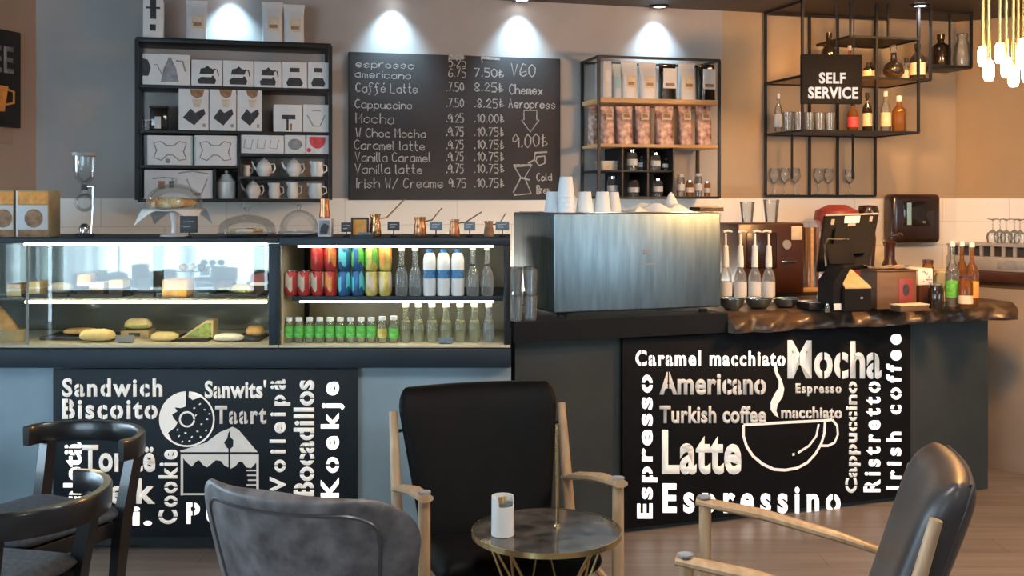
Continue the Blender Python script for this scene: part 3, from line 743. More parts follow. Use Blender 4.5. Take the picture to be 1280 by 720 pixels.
for k, px in enumerate((-.04, 0, .04)):
    o = B().ball((0, 0, .015), .018, (1, 1, .8)).build('macaroon', (M_pastry, M_cream, M_choc)[k], None, loc=(t.location.x+px, t.location.y, zu+.0965))
    tag(o, ('brown macaroon', 'cream macaroon', 'chocolate macaroon')[k]+' on the small glass stand behind the loaf', 'macaroon', 'macaroons on the glass stand')
loaf('sandwich', 'seeded sandwich with green filling, left on the right tray of the upper shelf', 'sandwich', 282, .2, zu+.0075, .10, .07, .06, M_choc, .5, M_salad)
loaf('sandwich', 'sandwich with cheese edge leaning on the right tray of the upper shelf', 'sandwich', 303, .16, zu+.0075, .11, .06, .045, M_bread, -.5, M_salad)
cake_slice('cake_slice', 'tall dark berry cake at the right end of the upper pastry shelf', 'cake', 325, .2, zu+.0075, .06, .085, .09, M_choc, M_reddish, 0)
# lower deck
tray('dark tray on the pastry case floor at the left under the flat bread', 62, 152, .24, zl); tray('dark tray on the pastry case floor under the green filled wrap', 222, 268, .2, zl); tray('dark tray on the pastry case floor at the right end', 297, 331, .2, zl)
t = thing('paper_bread_bag', 'brown wrapped loaf standing at the left end of the pastry case', 'bread', (lx(6, FYL+.12), FYL+.12, zl), 0)
b = B(); b.grid(lambda a, c: Vector((.085*math.cos(2*PI*a)*(1-.55*c**2)-.075*c, .05*math.sin(2*PI*a)*(1-.5*c**2), .165*c)), 20, 12, True)
b.bm.faces.new([b.bm.verts[0]]*0) if False else None
b.build('loaf', M_pastry, t, ang=70)
b = B(); b.grid(lambda a, c: Vector((.087*math.cos(2*PI*a), .052*math.sin(2*PI*a), .002+.05*c)), 20, 3, True); b.build('paper_sleeve', M_kraft, t)
loaf('flat_bread', 'long flat golden bread lying on the left floor tray', 'bread', 102, .27, zl+.0075, .16, .07, .032, M_pastry)
loaf('croissant_roll', 'pale plump roll in front on the pastry case floor', 'bread', 122, .10, zl+.0005, .15, .08, .055, M_cheese, .12)
loaf('sandwich', 'long stuffed baguette on the pastry case floor, middle', 'sandwich', 173, .26, zl+.032, .12, .06, .05, M_bread, 0, M_salad)
t = thing('riser_box', 'pale wooden riser under the stuffed baguette', 'box', (lx(173, FYL+.26), FYL+.26, zl+.0005))
b = B(); b.box((0, 0, .0155), (.12, .1, .031), .003); b.build('top_board', M_kraft, t)
b = B(); b.box((0, -.0505, .0155), (.05, .003, .016), .001); b.build('price_card', M_sign, t)
t = thing('price_stand', 'grey price stand beside the pale roll on the case floor', 'price tag', (lx(156, FYL+.06), FYL+.06, zl))
b = B(); b.box((0, 0, .018), (.08, .004, .030), .001, Matrix.Rotation(-.2, 4, 'X')); b.build('card', M_greyplastic, t)
b = B(); b.box((0, .012, .005), (.06, .02, .009), .001); b.build('foot', M_black, t)
loaf('sandwich', 'flat yellow toast in front of the stuffed baguette', 'sandwich', 206, .12, zl+.0005, .12, .07, .04, M_cheese, 0)
t = thing('wrap_sandwich', 'triangular green filled wrap on the pastry case floor', 'sandwich', (lx(252, FYL+.2), FYL+.2, zl+.0075))
b = B(); b.prism([(-.08, 0), (.06, 0), (.06, .075), (.03, .075)], -.04, .04); b.build('bread', M_bread, t)
b = B(); b.prism([(-.06, .006), (.052, .006), (.052, .064), (.028, .064)], -.043, -.0405); b.build('filling', M_salad, t)
loaf('cream_roll', 'cream covered roll in front at the right on the case floor', 'pastry', 286, .11, zl+.0005, .13, .07, .035, M_cream)
loaf('flat_bread', 'small golden roll at the right end of the case floor', 'bread', 319, .2, zl+.0075, .08, .07, .05, M_pastry)
# ------------------------------------------------------------------ wall things
def wz(py, px, d): return zat(py, wD(px, d))
# chalkboard
s0, s1 = ws(436, .03), ws(700.5, .03); sc_ = (s0+s1)/2
t = thing('chalkboard_menu', 'large black chalkboard with handwritten drinks and prices on the back wall', 'chalkboard', wp(sc_, 0, 0), WA)
zb0 = wz(250, 568, .03); zt0 = wz(69, 568, .03)
b = B(); b.box((0, -.016, (zb0+zt0)/2), (s1-s0, .030, zt0-zb0), .003); b.build('board', M_board, t)
def cbx(px): return ws(px, .032)-sc_
def cbz(py, px): return wz(py, px, .032)
b = B(); yy = -.0318
rows = [('espresso', 445, 520, 84, 10), ('americano', 444, 516, 97, 10), ('Caffé Latte', 445, 524, 115, 12), ('Cappuccino', 444, 517, 135, 11), ('Mocha', 445, 495, 154, 13), ('W Choc Mocha', 445, 534, 171, 11),
        ('Caramel latte', 443, 533, 187, 12), ('Vanilla Caramel', 444, 540, 202, 12), ('Vanilla latte', 444, 530, 217, 12), ('Irish W/ Creame', 446, 556, 235, 13)]
p1 = ['5.25', '6.75', '.7.50', '.7.50', '.9.25', '.9.75', '.9.75', '.9.75', '.9.75', '9.75']
p2 = ['', '7.50₺', '8.25₺', '.8.25₺', '.10.00₺', '.10.75₺', '.10.75₺', '.10.75₺', '.10.75₺', '.10.75₺']
lw = .0062
for (tx, xa, xb, yb, hp), a, c in zip(rows, p1, p2):
    k = 5.9/F
    chalk(b, tx, cbx(xa), cbz(yb, xa), hp*k, cbx(xb)-cbx(xa), lw*.8, yy)
    chalk(b, a, cbx(558 if a[0] == '.' else 561), cbz(yb-1, 565), 11*k, cbx(582)-cbx(559), lw, yy)
    if c: chalk(b, c, cbx(593), cbz(yb-1, 600), 11*k, cbx(632)-cbx(593), lw, yy)
k = 5.9/F
chalk(b, 'V60', cbx(639), cbz(96, 650), 17*k, cbx(672)-cbx(639), lw, yy)
chalk(b, 'Chemex', cbx(637), cbz(118, 650), 13*k, cbx(680)-cbx(637), lw, yy)
chalk(b, 'Aeropress', cbx(636), cbz(135, 650), 12*k, cbx(696)-cbx(636), lw, yy)
chalk(b, '9.00₺', cbx(641), cbz(184, 660), 17*k, cbx(687)-cbx(641), lw, yy)
chalk(b, 'Cold', cbx(671), cbz(226, 680), 10*k, cbx(691)-cbx(671), lw, yy); chalk(b, 'Brew', cbx(671), cbz(242, 680), 11*k, cbx(689)-cbx(671), lw, yy)
def cl(pts, w=1., closed=False): b.ribbon([(cbx(x), cbz(y, x)) for x, y in pts], lw*w, yy, closed=closed)
cl([(655, 138), (671, 138), (671, 150), (674, 150), (663, 165), (652, 150), (655, 150)], 1, True)
cl([(642, 206), (665, 206), (656, 222), (664, 242), (643, 244), (642, 240), (651, 222), (642, 206)], 1.2); cl([(642, 208), (664, 206)], 2); cl([(651, 222), (662, 225)], 1.6)
cl([(660, 204), (668, 200), (669, 191), (684, 190)], 1.6); cl([(671, 196), (681, 195), (681, 204), (674, 207), (670, 202)], 1.3, True)
cl([(561, 70), (580, 70)], 2.2); cl([(561, 73), (580, 73)], 2.0); cl([(601, 72), (625, 74)], 2.4); cl([(602, 74), (603, 78)], 1)
b.build('chalk_writing', M_chalk, t, smooth=False)

# -------------------------------------------------- shelves as steel tube frames
def shelf_rack(label, pxl, pxr, d, ytop, ybot, name='wall_shelf'):
    s0, s1 = ws(pxl, d), ws(pxr, d)
    t = thing(name, label, 'shelf', wp((s0+s1)/2, 0, 0), WA)
    return t, (s1-s0)/2
# left shelf
d1 = .25; cx1 = (ws(171, d1)+ws(413, d1))/2
t, hw = shelf_rack('black metal wall shelf full of white boxes and teapots left of the chalkboard', 171, 413, d1, 0, 0)
def s1x(px): return ws(px, d1)-cx1
zt1 = wz(53, 290, d1); zb1 = wz(250, 290, d1)
r = .009
for sx in (-1, 1):
    for y in (-d1, -.012):
        b = B(); b.box((sx*hw, y, (zt1+zb1)/2), (.018, .018, zt1-zb1)); b.build('post', M_black, t)
def sh1(pa, pb, py, th=.016, name='shelf_board', m=M_black):
    xa, xb = s1x(pa), s1x(pb); z = wz(py, (pa+pb)/2, d1)
    b = B(); b.box(((xa+xb)/2, -d1/2, z), (xb-xa, d1-.004, th), .002); b.build(name, m, t); return z+th/2
sh1(170, 414, 53, .024)
L1 = sh1(172, 412, 110); L2 = sh1(172, 412, 165.5); L3a = sh1(172, 299, 208.5); L4 = sh1(172, 412, 250.5)
L3b = sh1(299, 412, 194); L3c = sh1(299, 412, 222.5)
for px, ya, yb in ((299, 166, 250), (268.3, 209, 250)):
    za, zb_ = wz(ya, px, d1), wz(yb, px, d1)
    b = B(); b.box((s1x(px), -d1/2, (za+zb_)/2), (.014, d1-.01, za-zb_-.02)); b.build('divider', M_black, t)
top1 = zt1+.012
SHELF1 = (cx1, d1)
def carton(label, pa, pb, ytop, zbase, d, dp, cx_, decals, m=M_paper, name='product_box', group='white product boxes', cat='box', dd=0.015):
    """box standing dd behind shelf front d"""
    df = d-dd
    s0, s1 = ws(pa, df), ws(pb, df); w = s1-s0-.002; zt = wz(ytop, (pa+pb)/2, df)
    t = thing(name, label, cat, wp((s0+s1)/2, df-dp/2, zbase+.0006), WA, group)
    h = zt-zbase
    b = B(); b.box((0, 0, h/2), (w, dp, h), .002); b.build('carton', m, t)
    yf = -dp/2-.0012
    for nm, mm, fn in decals:
        b = B(); fn(b, w, h, yf); b.build(nm, mm, t, smooth=False)
    return t
def pp(b, w, h, yf, poly): b.prism([(x*w, z*h) for x, z in poly], yf, yf+.001)
def circ(b, w, h, yf, cx, cz, r, n=20, sx=1.): b.prism([(cx*w+r*sx*math.cos(2*PI*i/n), cz*h+r*math.sin(2*PI*i/n)) for i in range(n)], yf, yf+.001)
def kettle(b, w, h, yf):
    pp(b, w, h, yf, [(-.12, .10), (.26, .10), (.20, .55), (.12, .80), (.10, .90), (.04, .90), (.02, .80), (-.06, .55)])
    b.ribbon([(.2*w, .80*h), (.34*w, .78*h), (.40*w, .45*h)], .008, yf); b.ribbon([(-.08*w, .3*h), (-.2*w, .65*h), (-.27*w, .66*h)], .005, yf)
def kettle_side(b, w, h, yf):
    pp(b, w, h, yf, [(-.5, .28), (-.38, .28), (-.33, .55), (-.39, .80), (-.5, .85)])
def pot(b, w, h, yf):
    pp(b, w, h, yf, [(-.26, .08), (.26, .08), (.30, .22), (.22, .40), (.16, .40), (.16, .34), (-.20, .34), (-.30, .22)]); pp(b, w, h, yf, [(-.24, .46), (.20, .46), (.26, .62), (.10, .70), (.02, .78), (-.06, .70), (-.20, .66)])
    b.ribbon([(.22*w, .66*h), (.34*w, .62*h), (.38*w, .40*h)], .006, yf)
def flask(b, w, h, yf):
    pp(b, w, h, yf, [(-.28, .08), (.28, .08), (.34, .20), (.22, .40), (-.22, .40), (-.34, .20)]); pp(b, w, h, yf, [(-.2, .62), (.2, .62), (.2, .78), (-.2, .78)])
def dripper_dark(b, w, h, yf): pp(b, w, h, yf, [(-.36, .30), (.02, .12), (.40, .40), (.34, .52), (.05, .42), (-.10, .52)])
def dripper_top(b, w, h, yf): pp(b, w, h, yf, [(-.14, .98), (.36, .98), (.30, .82), (.12, .76), (-.08, .84)])
def dripper_mid(b, w, h, yf): pp(b, w, h, yf, [(-.06, .74), (.28, .74), (.20, .56), (.02, .56)])
def smallmark(b, w, h, yf): pp(b, w, h, yf, [(.30, .08), (.40, .08), (.40, .16), (.30, .16)])
def hourglass(b, w, h, yf):
    q = [(-.36, .75), (-.2, .80), (-.08, .66), (.08, .66), (.2, .80), (.36, .75), (.30, .45), (.36, .2), (.2, .16), (.06, .34), (-.06, .34), (-.2, .16), (-.36, .25), (-.30, .5)]
    b.ribbon([(x*w, z*h) for x, z in q], .006, yf, closed=True)
def tealedge(b, w, h, yf): pp(b, w, h, yf, [(.46, .02), (.495, .02), (.495, .98), (.46, .98)])
def tealedgel(b, w, h, yf): pp(b, w, h, yf, [(-.495, .02), (-.46, .02), (-.46, .98), (-.495, .98)])
def mark(b, w, h, yf): circ(b, w, h, yf, -.05, .14, .012)
def grinder(b, w, h, yf): pp(b, w, h, yf, [(-.22, .46), (.26, .46), (.26, .62), (-.22, .62)]); pp(b, w, h, yf, [(-.06, .05), (.02, .05), (.02, .46), (-.06, .46)])
def grinder_tip(b, w, h, yf): pp(b, w, h, yf, [(.06, .05), (.14, .05), (.14, .30), (.06, .30)])
def cone(b, w, h, yf): b.ribbon([(-.34*w, .62*h), (-.10*w, .22*h), (.16*w, .22*h), (.36*w, .62*h)], .006, yf); b.ribbon([(-.15*w, .78*h), (.2*w, .78*h)], .005, yf)
def disc(b, w, h, yf): circ(b, w, h, yf, 0, .5, .30*h, 22, 1.25)
def redbowl(b, w, h, yf): b.prism([(math.cos(a)*.36*w, .78*h+math.sin(a)*.5*h) for a in [PI+PI*i/12 for i in range(13)]]+[(.36*w, .9*h), (-.36*w, .9*h)], yf, yf+.001)
def redmark(b, w, h, yf): circ(b, w, h, yf, -.38, .2, .011)
def outlinecups(b, w, h, yf):
    for c in (-.3, 0, .3): b.ribbon([((c-.1)*w, .75*h), ((c-.13)*w, .3*h), ((c+.03)*w, .25*h), ((c+.08)*w, .75*h)], .004, yf)
def bigset(b, w, h, yf): b.ribbon([(.0*w, .9*h), (.2*w, .97*h), (.44*w, .88*h)], .006, yf); b.ribbon([(.12*w, .70*h), (.2*w, .2*h), (.34*w, .2*h), (.42*w, .70*h)], .006, yf); b.ribbon([(-.38*w, .7*h), (-.25*w, .75*h), (-.05*w, .72*h)], .006, yf)
def bigbrown(b, w, h, yf): pp(b, w, h, yf, [(-.30, .35), (-.20, .35), (-.20, .62), (-.30, .62)]); pp(b, w, h, yf, [(.20, .10), (.34, .10), (.30, .22), (.24, .22)])
def bigdark(b, w, h, yf): pp(b, w, h, yf, [(-.14, .36), (-.07, .36), (-.07, .62), (-.14, .62)])
D1 = dict(d=d1, cx_=cx1)
carton('white box with a large steel kettle picture on the top shelf row', 178, 238, 68, L1, dp=.16, decals=[('kettle_print', M_inkgrey, kettle), ('handle_print', M_ink, kettle_side)], **D1)
carton('white coffee pot box next to the kettle box', 239, 278, 75, L1, dp=.15, decals=[('pot_print', M_ink, pot)], **D1)
carton('white coffee pot box, second after the kettle box', 278.5, 317, 76, L1, dp=.15, decals=[('pot_print', M_ink, pot)], **D1)
carton('white coffee pot box, third after the kettle box', 317.5, 352, 77, L1, dp=.15, decals=[('pot_print', M_ink, pot), ], **D1)
carton('white box with a round flask picture beside the coffee pot boxes', 352.5, 384, 78, L1, dp=.15, decals=[('flask_print', M_ink, flask)], **D1)
carton('white flask box at the right end of the top shelf row', 384.5, 411, 78, L1, dp=.15, decals=[('flask_print', M_ink, flask)], **D1)
for pa, pb, lb in ((223, 261, 'left'), (261.5, 295.5, 'middle'), (296, 327.5, 'right')):
    carton('tall white dripper box with dark wedge picture, %s of three' % lb, pa, pb, 110.8, L2, dp=.14, decals=[('wedge_print', M_ink, dripper_dark), ('cone_print', M_inkbrown, dripper_top), ('jug_print', M_inkcream, dripper_mid), ('mark_print', M_inkgrey, smallmark)], **D1)
carton('white box with a hand grinder picture right of the tall dripper boxes', 342, 378, 131, L2, dp=.14, decals=[('grinder_print', M_ink, grinder), ('tip_print', M_inkbrown, grinder_tip)], **D1)
carton('plain white cone dripper box at the right end of the second row', 378.5, 411, 131, L2, dp=.14, decals=[('cone_print', M_inkgrey, cone)], **D1)
carton('white box with hourglass outline and teal right edge', 184, 241, 169.5, L3a, dp=.15, decals=[('outline_print', M_inkgrey, hourglass), ('teal_edge', M_inkteal, tealedge), ('round_mark', M_inkgrey, mark)], **D1)
carton('white box with hourglass outline and teal left edge', 242, 296.5, 169.5, L3a, dp=.15, decals=[('outline_print', M_inkgrey, hourglass), ('teal_edge', M_inkteal, tealedgel)], **D1)
carton('large grey white coffee set box in the bottom left shelf bay', 180, 266, 213, L4, dp=.15, decals=[('outline_print', M_inkgrey, bigset), ('brown_print', M_inkbrown, bigbrown), ('dark_print', M_ink, bigdark)], m=M_paper2, **D1)
carton('long low white cup box above the teapots', 300.8, 355, 169, L3b, dp=.14, decals=[('outline_print', M_inkgrey, outlinecups)], **D1)
carton('small white box with a dark grey disc picture', 355.5, 382, 169, L3b, dp=.14, decals=[('disc_print', M_inkgrey, disc)], **D1)
carton('small white box with a red bowl picture', 382.5, 411, 169, L3b, dp=.14, decals=[('red_print', M_inkred, redbowl), ('red_mark', M_inkred, redmark)], **D1)
carton('tall narrow white box with dark press picture on top of the left shelf', 178.5, 204, -1, top1, dp=.10, decals=[('press_print', M_ink, lambda b, w, h, yf: (pp(b, w, h, yf, [(-.14, .50), (.16, .50), (.16, 1), (-.14, 1)]), pp(b, w, h, yf, [(-.16, .20), (.14, .20), (.14, .36), (-.16, .36)]), b.ribbon([(-.36*w, .78*h), (.36*w, .78*h)], .01, yf)))], dd=.05, **D1)
# dark grinder on second row
s_ = ws(199, d1-.1)
t = thing('glass_jar', 'dark square coffee jar with a white label on the second shelf row', 'jar', wp(s_, d1-.11, L2+.0006), WA)
b = B(); b.box((0, 0, .055), (.085, .085, .11), .008); b.build('body', M_darkglass, t)
b = B(); b.box((0, 0, .118), (.092, .092, .014), .003); b.build('lid', M_black, t)
b = B(); b.box((-.005, -.0435, .04), (.03, .002, .06), .0005); b.build('label', M_paper2, t)
s_ = ws(184, d1-.06)
t = thing('small_glass_cup', 'small clear cup left of the dark square jar', 'cup', wp(s_-.003, d1-.06, L2+.0006), WA)
b = B(); b.lathe([(0, 0), (.016, 0), (.02, .05), (.0185, .05), (.015, .004), (0, .004)], n=18); b.build('body', M_glassw, t)
b = B(); b.lathe([(.020, .049), (.0205, .052), (.0185, .052), (.0185, .049)], n=18); b.build('rim', M_paper, t)

# bags
def bag(label, p, rotz, w, h, dp, m, lm, group, labz=(.30, .62), labw=.55, labm2=None, name='coffee_bag'):
    t = thing(name, label, 'bag', p, rotz, group)
    ph = random.uniform(0, 6)
    def fn(a, c):
        an = 2*PI*a; ca, sa = math.cos(an), math.sin(an)
        k = (abs(ca)**4+abs(sa)**4)**-.25
        th = dp/2*(1 if c < .55 else max(.06, 1-(c-.55)/.36))
        ww = w/2*(1-.05*math.sin(c*PI)+(0.04 if c > .9 else 0))
        fold = .02*math.sin(c*30+ph)*w*(1 if c > .6 else .3)
        return Vector((ca*k*ww+fold*.15, sa*k*th+fold*.2*(1-c*.6), h*c))
    b = B(); b.grid(fn, 28, 18, True)
    b.build('pouch', m, t, ang=60)
    b = B(); b.box((0, 0, .97*h), (w*1.03, .006, h*.055), .001); b.build('seal', m, t)
    b = B(); b.box((.04*w, -dp/2-.001, h*(labz[0]+labz[1])/2), (w*labw, .003, h*(labz[1]-labz[0])), .0008); b.build('label', lm, t)
    if labm2 is not None:
        b = B(); b.box((.04*w, -dp/2-.0025, h*(labz[0]+.1)), (w*labw*.7, .002, h*.08), .0005); b.build('emblem', labm2, t)
    return t
for px, w_, yt, lab in ((246, 25, 1, 'white foil coffee bag left of the bright spot on the left shelf'), (340.5, 25, 3, 'crumpled white foil bag on the left shelf, left of the end bag'), (367.5, 25, 6, 'white foil bag at the right end of the top of the left shelf')):
    D_ = wD(px, .15); h_ = wz(yt, px, .15)-top1
    bag(lab, wp(ws(px, .15), .15, top1+.001), WA, w_/F*D_*1.02, h_, .06, M_silverbag, M_inkcream if px != 341 else M_paper2, 'white foil bags on the left shelf', labm2=M_inkbrown)
# teapots
def teapot(label, px, zb, w, h, spout=-1, group='white teapots'):
    p = wp(ws(px, d1-.10), d1-.10, zb+.0006)
    t = thing('teapot', label, 'teapot', p, WA, group)
    r = w/2
    b = B(); b.lathe([(0, 0), (r*.6, 0), (r*.95, h*.25), (r, h*.42), (r*.8, h*.68), (r*.5, h*.78), (0, h*.78)], n=28); b.build('body', M_white, t)
    b = B(); b.lathe([(r*.55, h*.775), (r*.45, h*.86), (r*.15, h*.90), (r*.10, h*.94), (r*.16, h*.99), (0, h)], n=24); b.build('lid', M_white, t)
    b = B(); b.tube([(spout*r*.8, 0, h*.35), (spout*r*1.25, 0, h*.5), (spout*r*1.5, 0, h*.78)], [r*.22, r*.15, r*.10], 10); b.build('spout', M_white, t)
    b = B(); b.tube([(-spout*r*.75, 0, h*.62), (-spout*r*1.25, 0, h*.68), (-spout*r*1.4, 0, h*.42), (-spout*r*1.1, 0, h*.22), (-spout*r*.85, 0, h*.22)], r*.10, 8); b.build('handle', M_white, t)
def jug(label, px, zb, w, h, side=1, group='white jugs and mugs', name='milk_jug', cat='jug'):
    p = wp(ws(px, d1-.10), d1-.10, zb+.0006)
    t = thing(name, label, cat, p, WA, group); r = w/2
    b = B(); b.lathe([(0, 0), (r*.8, 0), (r, h*.3), (r*.85, h*.75), (r*.92, h), (r*.84, h), (r*.78, h*.75), (r*.9, h*.3), (r*.7, .006), (0, .006)], n=24); b.build('body', M_white, t)
    b = B(); b.tube([(side*r*.85, 0, h*.8), (side*r*1.45, 0, h*.72), (side*r*1.5, 0, h*.4), (side*r*.95, 0, h*.25)], r*.10, 8); b.build('handle', M_white, t)
    b = B(); b.tube([(-side*r*.6, 0, h*.82), (-side*r*1.05, 0, h*1.0)], [r*.35, r*.18], 8); b.build('spout', M_white, t)
hb = L3b-.016-L3c
teapot('white teapot on the upper teapot shelf with its handle at right', 330, L3c, .082, .100, -1)
teapot('white teapot on the upper teapot shelf beside the wide cup', 367, L3c, .080, .100, -1)
jug('small white cream jug left of the upper teapots', 308, L3c, .042, .058)
jug('wide white mug at the right end of the upper teapot shelf', 396, L3c, .070, .080)
teapot('white teapot at the left of the lowest shelf right bay', 316, L4, .080, .100, -1)
jug('white milk jug right of the lowest teapot', 343, L4, .062, .082)
jug('white milk jug third along the lowest shelf', 366, L4, .060, .086)
jug('squat white jug at the right end of the lowest shelf', 394, L4, .078, .080)
t = thing('ceramic_canister', 'tall white lidded canister between the big box and the teapots', 'canister', wp(ws(283, d1-.1), d1-.1, L4+.0006), WA)
b = B(); b.lathe([(0, 0), (.045, 0), (.05, .02), (.05, .085), (.03, .108), (0, .108)], n=28); b.build('body', M_white, t)
b = B(); b.lathe([(.032, .108), (.025, .122), (.008, .126), (.010, .142), (0, .146)], n=20); b.build('lid', M_white, t)

# -------------------------------------------------- right shelf
d2 = .30; cx2 = (ws(748.5, d2)+ws(899, d2))/2; hw2 = (ws(899, d2)-ws(748.5, d2))/2
t = thing('wall_shelf', 'black metal wall shelf with coffee bags right of the chalkboard', 'shelf', wp(cx2, 0, 0), WA)
zt2 = wz(73, 820, d2); zb2_ = wz(247.5, 820, d2)
for sx in (-1, 1):
    for y in (-d2, -.012):
        b = B(); b.box((sx*hw2, y, (zt2+zb2_)/2), (.015, .015, zt2-zb2_)); b.build('post', M_black, t)
def s2x(px): return ws(px, d2)-cx2
def sh2(pa, pb, py, th, m, name='shelf_board'):
    xa, xb = s2x(pa), s2x(pb); z = wz(py, (pa+pb)/2, d2)
    b = B(); b.box(((xa+xb)/2, -d2/2, z), (xb-xa, d2+.004, th), .002); b.build(name, m, t); return z+th/2
for y in (-d2, -.012):
    b = B(); b.box((0, y, zt2), (hw2*2, .014, .014)); b.build('top_rail', M_black, t)
for sx in (-1, 1):
    b = B(); b.box((sx*hw2, -d2/2, zt2), (.014, d2, .014)); b.build('top_rail', M_black, t)
R1 = sh2(748, 899, 126.5, .026, M_oakshelf, 'oak_shelf_board'); R2 = sh2(748, 899, 182.5, .018, M_oakshelf, 'oak_shelf_board')
R3 = sh2(748, 842, 214, .012, M_black); R4 = sh2(748, 899, 247, .014, M_black)
for px in (779, 811, 843):
    za, zb_ = wz(184, px, d2), wz(246, px, d2)
    b = B(); b.box((s2x(px), -d2/2, (za+zb_)/2), (.010, d2-.02, za-zb_)); b.build('divider', M_black, t)
def bag2(label, px, wpx, yt, zb, m, lm, group, d=.2, **kw):
    D_ = wD(px, d); return bag(label, wp(ws(px, d), d, zb+.001), WA, wpx/F*D_, wz(yt, px, d)-zb, .06, m, lm, group, **kw)
g1 = 'coffee bags on the oak shelf'
t = thing('product_box', 'tall pale grey box at the left end of the oak shelf', 'box', wp(ws(757, .2), .16, R1+.0006), WA)
hx = wz(77, 757, .2)-R1
b = B(); b.box((0, 0, hx/2), (.05, .14, hx), .002); b.build('carton', M_paper2, t)
b = B(); b.box((0, -.071, hx*.6), (.03, .002, hx*.3), .0005); b.build('label', M_paper, t)
bag2('pale blue coffee bag left of the cream labelled bags', 770.5, 11, 80, R1, M_bluebag, M_inkteal, g1)
bag2('white coffee bag with cream label, third along the oak shelf', 786, 21, 76, R1, M_silverbag, M_inkcream, g1, labm2=M_inkbrown)
bag2('white coffee bag with cream label in the middle of the oak shelf', 809, 22, 78, R1, M_silverbag, M_inkcream, g1, labm2=M_inkbrown)
bag2('black coffee bag with large white label, left of two black bags', 834, 22, 80, R1, M_darkglass, M_paper, g1, labz=(.32, .86), labw=.8, labm2=M_inkbrown)
bag2('white coffee bag between the two black bags', 858, 22, 79, R1, M_silverbag, M_inkcream, g1, labm2=M_inkbrown)
bag2('black coffee bag with white label at the right end of the oak shelf', 883, 21, 81, R1, M_darkglass, M_paper, g1, labz=(.32, .86), labw=.8, labm2=M_inkbrown)
g2 = 'patterned red brown coffee bags'
for k, (px, wx) in enumerate(((738.5, 14), (759, 17), (780, 21), (803, 19), (830, 24), (856, 17), (879, 20))):
    d_ = .2
    lab = ['narrow red brown coffee bag at the left end, beyond the post', 'red brown patterned coffee bag second from the left', 'red brown patterned coffee bag third from the left', 'red brown patterned coffee bag left of the widest one', 'widest red brown patterned coffee bag', 'narrow red brown coffee bag right of the widest one', 'red brown patterned coffee bag at the right end of its row'][k]
    if k == 0: bag(lab, wp(ws(746, .12), .08, R2+.001), WA, .07, wz(133, 745, .1)-R2, .06, M_coffeebag, M_inkcream, g2, labz=(.62, .80), labw=.5, labm2=M_inkbrown)
    else: bag2(lab, px, wx, 133, R2, M_coffeebag, M_inkcream, g2, labz=(.64, .80), labw=.55, labm2=M_inkbrown)
# jars in the lower bays
def jar(label, px, zb, r, h, m, lid, d=.2, group='glass jars in the lower shelf bays', name='glass_jar', cat='jar'):
    t = thing(name, label, cat, wp(ws(px, d), d, zb+.0006), WA, group)
    b = B(); b.lathe([(0, 0), (r, 0), (r, h*.75), (r*.75, h*.88), (r*.75, h*.90), (0, h*.90)], n=20); b.build('body', m, t)
    b = B(); b.lathe([(0, h*.88), (r*.82, h*.88), (r*.82, h), (0, h)], n=20); b.build('lid', lid, t)
    b = B(); b.lathe([(r*1.01, h*.25), (r*1.01, h*.55)], n=20); b.build('label', M_paper2, t)
t = thing('card_box', 'low cream card box in the upper left small bay', 'box', wp(ws(763, .2), .16, R3+.0006), WA)
b = B(); b.box((0, 0, .022), (.105, .12, .044), .002); b.build('base', M_inkcream, t)
b = B(); b.box((0, 0, .048), (.109, .124, .008), .001); b.build('lid', M_paper, t)
jar('clear jar in the upper middle small bay, left', 790, R3, .030, .115, M_glassw, M_chrome); jar('clear jar in the upper middle small bay, right', 803, R3, .022, .08, M_glassw, M_black)
jar('clear jar with steel lid in the upper right small bay', 819, R3, .03, .10, M_glassw, M_chrome); jar('short dark jar in the upper right small bay', 833, R3, .025, .07, M_darkglass, M_black)
jar('pale jar in the lowest left small bay', 766, R4, .032, .11, M_glassw, M_chrome); jar('clear jar in the lowest middle small bay', 792, R4, .034, .09, M_glassw, M_black)
jar('silver jar in the lowest third bay', 822, R4, .03, .10, M_glassw, M_chrome); jar('dark jar against the lowest third bay post', 837, R4, .018, .115, M_darkglass, M_chrome)
jar('pale blue bottle left in the open lowest bay', 851, R4, .022, .125, M_glassw, M_paper2); jar('brownish jar in the open lowest bay', 862, R4, .022, .09, M_amber, M_chrome)
jar('pale blue bottle right in the open lowest bay', 873, R4, .022, .13, M_glassw, M_paper2); jar('small brownish jar at the right of the open bay', 884, R4, .018, .085, M_amber, M_chrome)

# -------------------------------------------------- hanging bar rack
sA, sB = ws(957, .03), ws(1094, .03); dF = .46
t = thing('hanging_bottle_rack', 'black metal bar rack hanging from the ceiling with glasses and bottles', 'rack', wp(sA, 0, 0), WA)
def hx_(px, d): return ws(px, d)-sA
zlow = wz(245, 1020, .03)
def bar(p, q_, nm='frame_bar', th=.0135):
    p, q_ = Vector(p), Vector(q_); c = (p+q_)/2; dv = q_-p
    b = B(); b.box(c, (max(abs(dv.x), th), max(abs(dv.y), th), max(abs(dv.z), th))); b.build(nm, M_black, t)
xA = 0; xB = sB-sA
xF = hx_(1148, dF)
z165 = wz(165, 1100, dF); z98 = wz(98.5, 1120, dF); z47 = wz(47, 1100, dF)
for x, zlo_ in ((xA, zlow), (hx_(1012, .03), zlow), (hx_(1047, .03), zlow), (xB, zlow)):
    bar((x, -.03, zlo_), (x, -.03, CEIL-.003), 'rear_post')
bar((xA, -.03, zlow), (xB, -.03, zlow), 'bottom_rail'); 
for x in (hx_(990, .2), hx_(1066, .2)): bar((x, -.2, zlow+.10), (x, -.2, z165), 'hanger_rod', .010)
for x in (xA, hx_(1095.5, dF), xF): bar((x, -dF, z165), (x, -dF, CEIL-.003), 'front_post')
xT = hx_(1163, dF)
bar((xT, -dF, z98), (xT, -dF, CEIL-.003), 'front_post')
